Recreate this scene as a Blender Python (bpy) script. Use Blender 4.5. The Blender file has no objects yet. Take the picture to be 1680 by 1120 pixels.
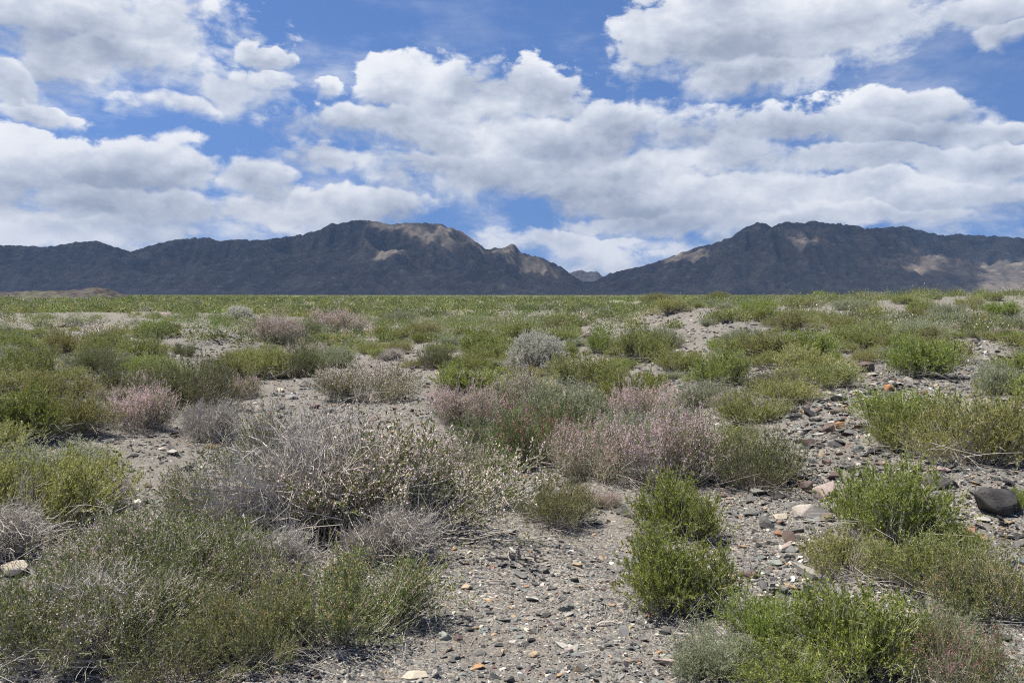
import bpy, math, random
import numpy as np
from mathutils import Vector

# ------------------------------------------------------------------ scene, camera, light
S = bpy.context.scene
COL = S.collection
R = math.radians
EYE = 1.70
FPX = 1680 * 28.0 / 36.0            # focal length in photo pixels
PITCH = math.atan((560 - 488) / FPX)

cam_d = bpy.data.cameras.new('camera')
cam_d.lens = 28.0
cam_d.sensor_width = 36.0
cam_d.clip_start = 0.05
cam_d.clip_end = 60000.0
cam = bpy.data.objects.new('camera', cam_d)
COL.objects.link(cam)
cam.location = (0, 0, EYE)
cam.rotation_euler = (math.pi / 2 - PITCH, 0, 0)
S.camera = cam

SUN_EL, SUN_AZ = R(66), R(-84)       # azimuth from +Y (view) towards +X
SUN_DIR = Vector((math.sin(SUN_AZ) * math.cos(SUN_EL), math.cos(SUN_AZ) * math.cos(SUN_EL), math.sin(SUN_EL)))
sun_d = bpy.data.lights.new('sun', 'SUN')
sun_d.energy = 5.0
sun_d.angle = R(0.53)
sun_d.color = (1.0, 0.94, 0.85)
sun = bpy.data.objects.new('sun', sun_d)
COL.objects.link(sun)
sun.rotation_euler = SUN_DIR.to_track_quat('Z', 'Y').to_euler()
sun.location = (0, 0, 50)

S.view_settings.view_transform = 'Standard'
S.view_settings.look = 'None'
S.view_settings.exposure = 0.66
S.view_settings.gamma = 1.0
S.render.engine = 'CYCLES'
S.cycles.use_denoising = False
S.cycles.max_bounces = 5
S.cycles.diffuse_bounces = 3
S.cycles.glossy_bounces = 1
S.cycles.transmission_bounces = 3
S.cycles.volume_bounces = 0
S.cycles.use_adaptive_sampling = True
S.cycles.adaptive_threshold = 0.01
S.cycles.sample_clamp_indirect = 4.0
S.cycles.pixel_filter_type = 'BLACKMAN_HARRIS'
S.cycles.filter_width = 1.15

SKY_STRENGTH = 0.090
CLOUD_GAIN = 0.605


# ------------------------------------------------------------------ node helper
class NT:
    def __init__(self, tree):
        self.t = tree

    def n(self, kind, **kw):
        nd = self.t.nodes.new(kind)
        for k, v in kw.items():
            setattr(nd, k, v)
        return nd

    def link(self, a, b):
        self.t.links.new(a, b)

    def put(self, sock, v):
        if isinstance(v, bpy.types.NodeSocket):
            self.t.links.new(v, sock)
        elif v is not None:
            sock.default_value = v

    def m(self, op, a, b=None, c=None, clamp=False):
        nd = self.n('ShaderNodeMath', operation=op, use_clamp=clamp)
        self.put(nd.inputs[0], a)
        self.put(nd.inputs[1], b)
        self.put(nd.inputs[2], c)
        return nd.outputs[0]

    def vm(self, op, a, b=None, c=None):
        nd = self.n('ShaderNodeVectorMath', operation=op)
        self.put(nd.inputs[0], a)
        self.put(nd.inputs[1], b)
        self.put(nd.inputs[2], c)
        return nd.outputs['Value'] if op in ('LENGTH', 'DOT_PRODUCT', 'DISTANCE') else nd.outputs[0]

    def noise(self, vec, scale, detail=4, rough=0.5, dist=0.0, dim='3D'):
        nd = self.n('ShaderNodeTexNoise', noise_dimensions=dim)
        self.put(nd.inputs['Vector'], vec)
        self.put(nd.inputs['Scale'], scale)
        nd.inputs['Detail'].default_value = detail
        nd.inputs['Roughness'].default_value = rough
        nd.inputs['Distortion'].default_value = dist
        return nd.outputs[0], nd.outputs[1]

    def voro(self, vec, scale, feature='F1', **kw):
        nd = self.n('ShaderNodeTexVoronoi', feature=feature)
        for k, v in kw.items():
            nd.inputs[k].default_value = v
        self.put(nd.inputs['Vector'], vec)
        self.put(nd.inputs['Scale'], scale)
        return nd

    def ramp(self, fac, stops, interp='LINEAR'):
        nd = self.n('ShaderNodeValToRGB')
        cr = nd.color_ramp
        cr.interpolation = interp
        while len(cr.elements) < len(stops):
            cr.elements.new(0.5)
        for e, (p, c) in zip(cr.elements, stops):
            e.position = p
            e.color = (*c, 1) if len(c) == 3 else c
        self.put(nd.inputs[0], fac)
        return nd.outputs[0]

    def mix(self, fac, a, b, blend='MIX'):
        nd = self.n('ShaderNodeMix', data_type='RGBA', blend_type=blend)
        for i, v in ((0, fac), (6, a), (7, b)):
            if isinstance(v, tuple) and len(v) == 3:
                v = (*v, 1)
            self.put(nd.inputs[i], v)
        return nd.outputs[2]

    def ss(self, v, a, b, lo=0.0, hi=1.0):
        nd = self.n('ShaderNodeMapRange', interpolation_type='SMOOTHSTEP')
        self.put(nd.inputs[0], v)
        for i, q in ((1, a), (2, b), (3, lo), (4, hi)):
            nd.inputs[i].default_value = q
        return nd.outputs[0]


# ------------------------------------------------------------------ world: Nishita sky and a cumulus field
# every cloud lobe: (azimuth, tan elevation) centre and radii, written as photo-sized numbers
LOBES = [
    (110, 40, 270, 80), (215, 105, 190, 62), (365, 148, 110, 42), (270, 178, 95, 26), (15, 150, 55, 40), (60, 192, 65, 20),
    (440, 100, 46, 18), (60, 300, 150, 75), (180, 280, 105, 44), (285, 278, 85, 42), (400, 305, 120, 42), (250, 345, 330, 58),
    (560, 345, 230, 38), (120, 375, 280, 45), (655, 140, 85, 60), (750, 160, 170, 62), (870, 170, 95, 60), (615, 210, 110, 45),
    (720, 225, 230, 65), (560, 272, 85, 42), (800, 285, 300, 68), (1000, 215, 165, 62), (1110, 235, 95, 58), (960, 305, 260, 64),
    (548, 148, 30, 28), (900, 245, 220, 70), (760, 190, 150, 60), (1500, 185, 95, 36), (1350, 218, 190, 46), (1490, 222, 120, 40), (1200, 275, 230, 66), (1430, 268, 190, 38),
    (1600, 278, 140, 44), (1130, 330, 320, 50), (1500, 320, 270, 38), (930, 400, 170, 34), (1040, 365, 190, 36), (1380, 356, 240, 24),
    (1190, 50, 200, 88), (1075, 85, 95, 66), (1380, 45, 190, 78), (1250, 115, 150, 46), (1610, 15, 130, 40), (1660, 48, 55, 26),
    (1650, 205, 60, 18),
]


def build_world():
    w = bpy.data.worlds.new('World')
    S.world = w
    w.use_nodes = True
    w.node_tree.nodes.clear()
    T = NT(w.node_tree)
    # coverage of the cloud field at a point (azimuth, tan elevation, 0)
    g = bpy.data.node_groups.new('cloud_coverage', 'ShaderNodeTree')
    g.interface.new_socket('P', in_out='INPUT', socket_type='NodeSocketVector')
    g.interface.new_socket('Cover', in_out='OUTPUT', socket_type='NodeSocketFloat')
    g.interface.new_socket('Height', in_out='OUTPUT', socket_type='NodeSocketFloat')
    G = NT(g)
    gi, go = G.n('NodeGroupInput'), G.n('NodeGroupOutput')
    p = gi.outputs[0]
    acc = None
    warp = G.noise(p, 7.0, 4, 0.6, dim='2D')[1]
    pw = G.vm('MULTIPLY_ADD', warp, (0.13, 0.075, 0.0), p)
    pw = G.vm('SUBTRACT', pw, (0.065, 0.0375, 0.0))
    for cx, cy, rx, ry in LOBES:
        u = math.atan((cx - 840) / FPX)
        v = (488 - cy) / FPX * math.cos(u)
        a, b = FPX / rx, FPX / ry
        q = G.vm('MULTIPLY_ADD', pw, (a, b, 0), (-u * a, -v * b, 0))
        d = G.vm('LENGTH', q)
        sp = G.n('ShaderNodeSeparateXYZ')
        G.link(q, sp.inputs[0])
        if acc is None:
            acc, tacc = d, sp.outputs[1]
        else:
            near = G.m('MULTIPLY_ADD', G.m('SUBTRACT', acc, d), 4.5, 0.5, clamp=True)
            mxf = G.n('ShaderNodeMix', data_type='FLOAT')
            G.link(near, mxf.inputs[0])
            G.link(tacc, mxf.inputs[2])
            G.link(sp.outputs[1], mxf.inputs[3])
            tacc = mxf.outputs[0]
            acc = G.m('SMOOTH_MIN', acc, d, 0.25)
    f = G.m('MULTIPLY_ADD', acc, -1.35, 1.51)
    f = G.m('MAXIMUM', f, -1.1)
    G.link(f, go.inputs[0])
    G.link(tacc, go.inputs[1])
    # billows
    h = bpy.data.node_groups.new('cloud_billow', 'ShaderNodeTree')
    h.interface.new_socket('P', in_out='INPUT', socket_type='NodeSocketVector')
    h.interface.new_socket('Billow', in_out='OUTPUT', socket_type='NodeSocketFloat')
    H_ = NT(h)
    hi, ho = H_.n('NodeGroupInput'), H_.n('NodeGroupOutput')
    ps = H_.vm('MULTIPLY', hi.outputs[0], (1.0, 1.55, 1.0))
    wv = H_.noise(ps, 14.0, 3, 0.5, dim='2D')[1]
    ps = H_.vm('MULTIPLY_ADD', wv, (0.03, 0.03, 0.0), ps)
    n1 = H_.noise(ps, 8.5, 9, 0.63, dim='2D')[0]
    vo = H_.voro(ps, 17.0, 'F1', Detail=2.0, Roughness=0.6)
    vo.voronoi_dimensions = '2D'
    b1 = H_.m('SUBTRACT', 0.5, vo.outputs[0])
    o = H_.m('MULTIPLY', H_.m('SUBTRACT', n1, 0.5), 2.9)
    H_.link(H_.m('MULTIPLY_ADD', b1, 0.42, o), ho.inputs[0])

    tc = T.n('ShaderNodeTexCoord')
    sx = T.n('ShaderNodeSeparateXYZ')
    T.link(tc.outputs['Generated'], sx.inputs[0])
    az = T.m('ARCTAN2', sx.outputs[0], sx.outputs[1])
    hr = T.m('MAXIMUM', T.m('SQRT', T.m('ADD', T.m('MULTIPLY', sx.outputs[0], sx.outputs[0]), T.m('MULTIPLY', sx.outputs[1], sx.outputs[1]))), 0.02)
    te = T.m('DIVIDE', sx.outputs[2], hr)
    cp = T.n('ShaderNodeCombineXYZ')
    T.link(az, cp.inputs[0])
    T.link(te, cp.inputs[1])
    P = cp.outputs[0]

    def at(tree, off):
        gn = T.n('ShaderNodeGroup', node_tree=tree)
        T.put(gn.inputs[0], T.vm('ADD', P, off) if off else P)
        return gn.outputs[0]

    gn = T.n('ShaderNodeGroup', node_tree=g)
    T.put(gn.inputs[0], P)
    f0, hgt = gn.outputs[0], gn.outputs[1]
    hz = T.ss(te, 0.03, 0.15, 1.05, 0.0)
    f0 = T.m('MAXIMUM', f0, T.m('SUBTRACT', hz, 0.5))
    b0, b1, b2 = at(h, None), at(h, (-0.004, 0.010, 0.0)), at(h, (-0.010, 0.034, 0.0))
    d0 = T.m('ADD', f0, b0)
    low = T.noise(P, 4.0, 3, 0.5, dim='2D')[0]
    edge = T.n('ShaderNodeMapRange', interpolation_type='SMOOTHSTEP')
    T.link(d0, edge.inputs[0])
    edge.inputs[1].default_value = -0.10
    T.link(T.m('ADD', T.ss(hgt, -0.7, 0.5, 0.75, 0.22), T.ss(low, 0.4, 0.7, 0.0, 0.45)), edge.inputs[2])
    veil = T.noise(T.vm('MULTIPLY', P, (1.0, 2.6, 1.0)), 5.0, 7, 0.6, dim='2D')[0]
    where = T.m('MAXIMUM', T.ss(te, 0.24, 0.05), T.m('MULTIPLY', T.ss(az, -0.05, -0.45), 0.8))
    where = T.m('MULTIPLY_ADD', T.ss(f0, -0.9, 0.1), 0.5, where)
    veil = T.m('MULTIPLY', T.ss(veil, 0.46, 0.78), T.m('MULTIPLY', where, 0.75), clamp=True)
    cover = T.m('MAXIMUM', edge.outputs[0], veil)
    lit = T.m('MULTIPLY_ADD', T.m('SUBTRACT', b0, b1), 0.13, 0.60)
    lit = T.m('MULTIPLY_ADD', T.m('SUBTRACT', b0, b2), 0.20, lit)
    lit = T.m('MULTIPLY_ADD', T.m('MAXIMUM', hgt, -1.0), 0.19, lit)
    lit = T.m('MULTIPLY_ADD', T.m('SUBTRACT', T.noise(T.vm('MULTIPLY', P, (1.0, 2.2, 1.0)), 6.0, 4, 0.55, dim='2D')[0], 0.5), 0.9, lit)
    lit = T.m('MULTIPLY_ADD', T.ss(d0, 0.3, 1.7), -0.20, lit)
    lit = T.m('MULTIPLY_ADD', T.ss(d0, 0.5, 0.0), 0.12, lit)
    lit = T.m('MULTIPLY_ADD', T.ss(te, 0.12, 0.03), 0.22, lit, clamp=True)
    shade = T.ramp(lit, [(0.0, (0.27, 0.32, 0.43)), (0.28, (0.40, 0.45, 0.56)), (0.55, (0.64, 0.69, 0.79)), (0.80, (0.91, 0.93, 0.98)), (1.0, (1.0, 1.01, 1.03))])
    sky = T.n('ShaderNodeTexSky', sky_type='NISHITA', sun_disc=False)
    sky.sun_elevation = SUN_EL
    sky.sun_rotation = SUN_AZ
    sky.altitude = 900
    sky.air_density = 1.0
    sky.dust_density = 0.4
    sky.ozone_density = 1.6
    bg1 = T.n('ShaderNodeBackground')
    hs = T.n('ShaderNodeHueSaturation')
    hs.inputs['Saturation'].default_value = 1.2
    hs.inputs['Hue'].default_value = 0.51
    T.link(sky.outputs[0], hs.inputs['Color'])
    lift = T.vm('MULTIPLY_ADD', tc.outputs['Generated'], (1.0, 1.0, 0.9), (0.0, 0.0, 0.22))
    T.link(T.vm('NORMALIZE', lift), sky.inputs[0])
    T.link(hs.outputs[0], bg1.inputs[0])
    bg1.inputs[1].default_value = SKY_STRENGTH
    bg2 = T.n('ShaderNodeBackground')
    T.link(shade, bg2.inputs[0])
    bg2.inputs[1].default_value = CLOUD_GAIN
    mx = T.n('ShaderNodeMixShader')
    T.link(cover, mx.inputs[0])
    T.link(bg1.outputs[0], mx.inputs[1])
    T.link(bg2.outputs[0], mx.inputs[2])
    out = T.n('ShaderNodeOutputWorld')
    T.link(mx.outputs[0], out.inputs[0])
    w.cycles.sampling_method = 'NONE'


build_world()


# ------------------------------------------------------------------ noise and mesh helpers (numpy)
def _hash(ix, iy, seed):
    h = (ix.astype(np.int64) * 374761393 + iy.astype(np.int64) * 668265263 + seed * 974634777) & 0xFFFFFFFF
    h = ((h ^ (h >> 13)) * 1274126177) & 0xFFFFFFFF
    return ((h ^ (h >> 16)) & 0xFFFF) / 65535.0 * 2 * math.pi


def perlin(x, y, seed=0):
    x = np.asarray(x, float)
    y = np.asarray(y, float)
    ix, iy = np.floor(x), np.floor(y)
    fx, fy = x - ix, y - iy
    u, v = fx * fx * fx * (fx * (fx * 6 - 15) + 10), fy * fy * fy * (fy * (fy * 6 - 15) + 10)
    out = 0
    for dx in (0, 1):
        for dy in (0, 1):
            a = _hash(ix + dx, iy + dy, seed)
            gdot = np.cos(a) * (fx - dx) + np.sin(a) * (fy - dy)
            out = out + gdot * (u if dx else 1 - u) * (v if dy else 1 - v)
    return out * 1.5


def fbm(x, y, octv=4, seed=0, gain=0.5):
    s, a = 0, 1.0
    for k in range(octv):
        s = s + a * perlin(x * 2 ** k + 17.3 * k, y * 2 ** k - 9.1 * k, seed + k)
        a *= gain
    return s


def ridged(x, y, octv=6, seed=0, gain=0.5):
    s, a, wgt = 0, 1.0, 1.0
    for k in range(octv):
        n = (1 - np.abs(perlin(x * 2.03 ** k + 5.7 * k, y * 2.03 ** k + 3.1 * k, seed + k))) ** 2
        s = s + a * n * wgt
        wgt = np.clip(n * 1.4, 0, 1)
        a *= gain
    return s


def ss(a, b, v):
    t = np.clip((np.asarray(v, float) - a) / (b - a), 0, 1)
    return t * t * (3 - 2 * t)


def make_mesh(name, verts, quads=None, tris=None, smooth=False, mats=None, qmat=None, tmat=None):
    me = bpy.data.meshes.new(name)
    verts = np.asarray(verts, np.float32)
    nq = 0 if quads is None else len(quads)
    nt = 0 if tris is None else len(tris)
    me.vertices.add(len(verts))
    me.vertices.foreach_set('co', verts.ravel())
    loops, starts = [], []
    if nq:
        loops.append(np.asarray(quads, np.int32).ravel())
        starts.append(np.arange(nq, dtype=np.int32) * 4)
    if nt:
        loops.append(np.asarray(tris, np.int32).ravel())
        starts.append(nq * 4 + np.arange(nt, dtype=np.int32) * 3)
    loops = np.concatenate(loops)
    me.loops.add(len(loops))
    me.loops.foreach_set('vertex_index', loops)
    me.polygons.add(nq + nt)
    me.polygons.foreach_set('loop_start', np.concatenate(starts))
    if mats:
        for m in mats:
            me.materials.append(m)
        idx = []
        if nq:
            idx.append(np.zeros(nq, np.int32) if qmat is None else np.asarray(qmat, np.int32))
        if nt:
            idx.append(np.zeros(nt, np.int32) if tmat is None else np.asarray(tmat, np.int32))
        me.polygons.foreach_set('material_index', np.concatenate(idx))
    me.polygons.foreach_set('use_smooth', np.full(nq + nt, smooth))
    me.update(calc_edges=True)
    return me


def link(name, data, parent=None, **props):
    o = bpy.data.objects.new(name, data)
    COL.objects.link(o)
    if parent is not None:
        o.parent = parent
    for k, v in props.items():
        if v is not None:
            o[k] = v
    return o


def grid_quads(nr, nc):
    i = np.arange(nr - 1)[:, None] * nc + np.arange(nc - 1)[None, :]
    return np.stack([i, i + 1, i + nc + 1, i + nc], -1).reshape(-1, 4)


# ------------------------------------------------------------------ the lie of the land
def land(x, y):
    x = np.asarray(x, float)
    y = np.asarray(y, float)
    r = np.hypot(x, y)
    z = 0.0034 * (np.sqrt((np.maximum(y, -50) - 90) ** 2 + 60 ** 2) + (np.maximum(y, -50) - 90)) / 2 - 0.02
    z = np.minimum(z, 30 + 0 * z)
    z = z + 0.42 * ss(0.9, 3.8, x - 0.15 * (y - 4)) * ss(2.5, 8.5, y)                     # stony bank
    z = z + 1.32 * np.exp(-((x - 27) / 15) ** 2 - ((y - 46) / 19) ** 2)                   # rise
    z = z + 0.85 * np.exp(-((x - 5.5) / 5.0) ** 2 - ((y - 31) / 8) ** 2)                  # gravel mound
    z = z + 0.55 * np.exp(-((x + 9.7) / 2.4) ** 2 - ((y - 26) / 1.8) ** 2)                # soil mound
    z = z + 0.30 * ss(1.4, 5.0, -x - 0.28 * (y - 4)) * ss(4, 10, y)                       # far bank
    z = z + 0.22 * fbm(x / 23, y / 23, 3, 5) * ss(9, 35, r)
    z = z + 0.07 * fbm(x / 2.6, y / 2.6, 4, 11) * ss(0, 3, r)
    z = z + 0.018 * fbm(x / 0.33, y / 0.33, 3, 23) * (1 - ss(20, 60, r))
    return z


Z0 = float(land(0.0, 0.0))
CAMZ = EYE
CP, SP = math.cos(PITCH), math.sin(PITCH)


def ray_dir(px, py):
    a, b = (px - 840) / FPX, (560 - py) / FPX
    d = np.array([a, CP + b * SP, -SP + b * CP])
    return d


_TS = 1.5 * (400 / 1.5) ** (np.linspace(0, 1, 1500))


def ground_at(px, py):
    d = ray_dir(px, py)
    z = CAMZ + _TS * d[2]
    h = land(_TS * d[0], _TS * d[1]) - Z0
    w = np.where(z < h)[0]
    t = _TS[w[0]] if len(w) else 400.0
    return t * d[0], t * d[1], t


def zland(x, y):
    return float(land(x, y)) - Z0


def to_px(x, y, z):
    dz = z - CAMZ
    f = y * CP - dz * SP
    return 840 + FPX * x / f, 560 - FPX * (dz * CP + y * SP) / f


# ------------------------------------------------------------------ materials
def new_mat(name):
    m = bpy.data.materials.new(name)
    m.use_nodes = True
    m.node_tree.nodes.clear()
    T = NT(m.node_tree)
    out = T.n('ShaderNodeOutputMaterial')
    return m, T, out


def leaf_mat(name, cols, transl=0.3, soft=0.03):
    m, T, out = new_mat(name)
    geo = T.n('ShaderNodeNewGeometry')
    oi = T.n('ShaderNodeObjectInfo')
    stops = [(i / max(1, len(cols) - 1), c) for i, c in enumerate(cols)]
    c = T.ramp(geo.outputs['Random Per Island'], stops)
    hs = T.n('ShaderNodeHueSaturation')
    T.link(c, hs.inputs['Color'])
    T.link(T.m('MULTIPLY_ADD', oi.outputs['Random'], soft, 0.5 - soft / 2), hs.inputs['Hue'])
    T.link(T.m('MULTIPLY_ADD', oi.outputs['Random'], 0.35, 0.83), hs.inputs['Value'])
    pr = T.n('ShaderNodeBsdfPrincipled')
    T.link(hs.outputs[0], pr.inputs['Base Color'])
    pr.inputs['Roughness'].default_value = 0.5
    pr.inputs['Specular IOR Level'].default_value = 0.45
    tr = T.n('ShaderNodeBsdfTranslucent')
    T.link(hs.outputs[0], tr.inputs[0])
    mx = T.n('ShaderNodeMixShader')
    mx.inputs[0].default_value = transl
    T.link(pr.outputs[0], mx.inputs[1])
    T.link(tr.outputs[0], mx.inputs[2])
    T.link(mx.outputs[0], out.inputs[0])
    return m


def twig_mat(name, cols):
    m, T, out = new_mat(name)
    geo = T.n('ShaderNodeNewGeometry')
    stops = [(i / max(1, len(cols) - 1), c) for i, c in enumerate(cols)]
    c = T.ramp(geo.outputs['Random Per Island'], stops)
    pr = T.n('ShaderNodeBsdfPrincipled')
    T.link(c, pr.inputs['Base Color'])
    pr.inputs['Roughness'].default_value = 0.8
    pr.inputs['Specular IOR Level'].default_value = 0.2
    T.link(pr.outputs[0], out.inputs[0])
    return m


M = {
    'leaf_olive': leaf_mat('leaf_olive', [(0.129, 0.157, 0.032), (0.258, 0.283, 0.070), (0.426, 0.422, 0.140), (0.199, 0.230, 0.054)], 0.38),
    'leaf_yellow': leaf_mat('leaf_yellow', [(0.155, 0.181, 0.032), (0.323, 0.332, 0.081), (0.503, 0.458, 0.173), (0.240, 0.260, 0.059)], 0.38),
    'leaf_bright': leaf_mat('leaf_bright', [(0.115, 0.175, 0.022), (0.251, 0.313, 0.054), (0.412, 0.441, 0.108), (0.193, 0.260, 0.043)], 0.38),
    'leaf_dark': leaf_mat('leaf_dark', [(0.096, 0.126, 0.032), (0.180, 0.211, 0.065), (0.290, 0.302, 0.119), (0.136, 0.169, 0.049)], 0.35),
    'leaf_moss': leaf_mat('leaf_moss', [(0.096, 0.132, 0.030), (0.180, 0.223, 0.059), (0.283, 0.313, 0.108), (0.136, 0.181, 0.045)], 0.35),
    'leaf_pale': leaf_mat('leaf_pale', [(0.23, 0.26, 0.14), (0.33, 0.36, 0.21), (0.46, 0.48, 0.32), (0.28, 0.305, 0.17)], 0.35),
    'leaf_silver': leaf_mat('leaf_silver', [(0.42, 0.42, 0.34), (0.56, 0.56, 0.47), (0.72, 0.71, 0.62)], 0.3, 0.0),
    'leaf_grass': leaf_mat('leaf_grass', [(0.07, 0.15, 0.02), (0.14, 0.23, 0.045), (0.20, 0.29, 0.06)], 0.35),
    'tip_ochre': leaf_mat('tip_ochre', [(0.26, 0.20, 0.07), (0.40, 0.30, 0.12), (0.50, 0.38, 0.19), (0.33, 0.22, 0.09)], 0.3, 0.0),
    'scrub_olive': leaf_mat('scrub_olive', [(0.178, 0.202, 0.067), (0.249, 0.265, 0.095)], 0.35),
    'scrub_dark': leaf_mat('scrub_dark', [(0.113, 0.139, 0.050), (0.166, 0.190, 0.073)], 0.35),
    'scrub_yellow': leaf_mat('scrub_yellow', [(0.238, 0.248, 0.078), (0.339, 0.329, 0.123)], 0.35),
    'scrub_green': leaf_mat('scrub_green', [(0.166, 0.220, 0.056), (0.249, 0.300, 0.084)], 0.35),
    'scrub_pale': leaf_mat('scrub_pale', [(0.264, 0.268, 0.174), (0.363, 0.350, 0.246)], 0.35),
    'leaf_straw': leaf_mat('leaf_straw', [(0.35, 0.25, 0.10), (0.50, 0.38, 0.18), (0.42, 0.30, 0.13)]),
    'flower_pale': leaf_mat('flower_pale', [(0.68, 0.50, 0.48), (0.82, 0.66, 0.63), (0.88, 0.77, 0.74), (0.62, 0.46, 0.44)], 0.35, 0.0),
    'flower_pink': leaf_mat('flower_pink', [(0.66, 0.42, 0.43), (0.80, 0.60, 0.59), (0.72, 0.50, 0.51), (0.82, 0.70, 0.67)], 0.35, 0.0),
    'flower_rose': leaf_mat('flower_rose', [(0.55, 0.14, 0.22), (0.62, 0.24, 0.31), (0.58, 0.33, 0.36)], 0.35, 0.0),
    'twig_silver': twig_mat('twig_silver', [(0.27, 0.24, 0.20), (0.43, 0.39, 0.335), (0.60, 0.56, 0.49), (0.35, 0.315, 0.27)]),
    'twig_grey': twig_mat('twig_grey', [(0.22, 0.195, 0.16), (0.38, 0.35, 0.30), (0.56, 0.52, 0.46), (0.30, 0.27, 0.23)]),
    'twig_brown': twig_mat('twig_brown', [(0.12, 0.095, 0.07), (0.24, 0.20, 0.16), (0.36, 0.32, 0.27), (0.19, 0.155, 0.12)]),
    'twig_green': twig_mat('twig_green', [(0.16, 0.17, 0.09), (0.27, 0.27, 0.17), (0.38, 0.36, 0.27), (0.20, 0.19, 0.13)]),
}


def rock_mat(name, base, alt, vein=0.0, rough=0.8, crack=False):
    m, T, out = new_mat(name)
    tc = T.n('ShaderNodeTexCoord')
    oi = T.n('ShaderNodeObjectInfo')
    P = T.vm('ADD', tc.outputs['Object'], oi.outputs['Location'])
    n1, _ = T.noise(P, 14.0, 6, 0.62)
    n2, _ = T.noise(P, 60.0, 5, 0.65)
    c = T.mix(T.ss(n1, 0.36, 0.66), base, alt)
    dk = tuple(v * 0.45 for v in base)
    c = T.mix(T.m('MULTIPLY', T.ss(n2, 0.52, 0.75), 0.7), c, dk)
    if vein:
        v = T.voro(P, 9.0, 'DISTANCE_TO_EDGE')
        c = T.mix(T.m('MULTIPLY', T.ss(v.outputs[0], 0.03, 0.0), vein), c, (0.55, 0.52, 0.48))
    if crack:
        v = T.voro(T.vm('MULTIPLY_ADD', T.noise(P, 6.0, 4, 0.6)[1], (0.35, 0.35, 0.35), P), 5.0, 'DISTANCE_TO_EDGE')
        c = T.mix(T.m('MULTIPLY', T.ss(v.outputs[0], 0.022, 0.0), 0.85), c, (0.012, 0.011, 0.011))
    pr = T.n('ShaderNodeBsdfPrincipled')
    T.link(c, pr.inputs['Base Color'])
    pr.inputs['Roughness'].default_value = rough
    pr.inputs['Specular IOR Level'].default_value = 0.3
    bp = T.n('ShaderNodeBump')
    bp.inputs['Strength'].default_value = 0.7
    bp.inputs['Distance'].default_value = 0.012
    T.link(T.m('ADD', n1, T.m('MULTIPLY', n2, 0.5)), bp.inputs['Height'])
    T.link(bp.outputs[0], pr.inputs['Normal'])
    T.link(pr.outputs[0], out.inputs[0])
    return m


ROCK = {
    'charcoal': rock_mat('rock_charcoal', (0.042, 0.039, 0.039), (0.076, 0.070, 0.066), crack=True),
    'slate': rock_mat('rock_slate', (0.099, 0.103, 0.100), (0.160, 0.162, 0.152)),
    'green': rock_mat('rock_green', (0.182, 0.198, 0.166), (0.274, 0.287, 0.248), 0.3),
    'maroon': rock_mat('rock_maroon', (0.110, 0.075, 0.069), (0.158, 0.122, 0.105)),
    'brown': rock_mat('rock_brown', (0.137, 0.106, 0.076), (0.198, 0.167, 0.130)),
    'orange': rock_mat('rock_orange', (0.350, 0.169, 0.069), (0.418, 0.265, 0.138)),
    'tan': rock_mat('rock_tan', (0.350, 0.265, 0.166), (0.426, 0.338, 0.235)),
    'cream': rock_mat('rock_cream', (0.426, 0.367, 0.269), (0.486, 0.434, 0.345)),
    'white': rock_mat('rock_white', (0.456, 0.419, 0.366), (0.319, 0.265, 0.214)),
    'pink': rock_mat('rock_pink', (0.304, 0.228, 0.197), (0.380, 0.309, 0.269)),
    'grey': rock_mat('rock_grey', (0.198, 0.187, 0.172), (0.274, 0.261, 0.241)),
}


def gravel_mat(name, gain):
    m, T, out = new_mat(name)
    geo = T.n('ShaderNodeNewGeometry')
    c = T.ramp(geo.outputs['Random Per Island'], [
        (0.00, (0.038, 0.038, 0.038)), (0.18, (0.080, 0.079, 0.076)), (0.36, (0.123, 0.123, 0.115)), (0.50, (0.171, 0.170, 0.158)),
        (0.60, (0.114, 0.082, 0.068)), (0.69, (0.142, 0.158, 0.146)), (0.77, (0.237, 0.226, 0.195)), (0.86, (0.362, 0.351, 0.307)),
        (0.93, (0.314, 0.238, 0.146)), (0.968, (0.26, 0.155, 0.095)), (0.982, (0.494, 0.495, 0.454))], 'CONSTANT')
    tc = T.n('ShaderNodeTexCoord')
    n, _ = T.noise(tc.outputs['Object'], 130.0, 4, 0.6)
    c = T.mix(1.0, c, T.ramp(n, [(0.25, (0.6 * gain, 0.6 * gain, 0.6 * gain)), (0.75, (1.25 * gain, 1.22 * gain, 1.2 * gain))]), 'MULTIPLY')
    pr = T.n('ShaderNodeBsdfPrincipled')
    T.link(c, pr.inputs['Base Color'])
    pr.inputs['Roughness'].default_value = 0.75
    pr.inputs['Specular IOR Level'].default_value = 0.3
    T.link(pr.outputs[0], out.inputs[0])
    return m


M['gravel'] = gravel_mat('gravel_stone', 1.28)
M['scree'] = gravel_mat('scree_stone', 0.95)


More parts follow.
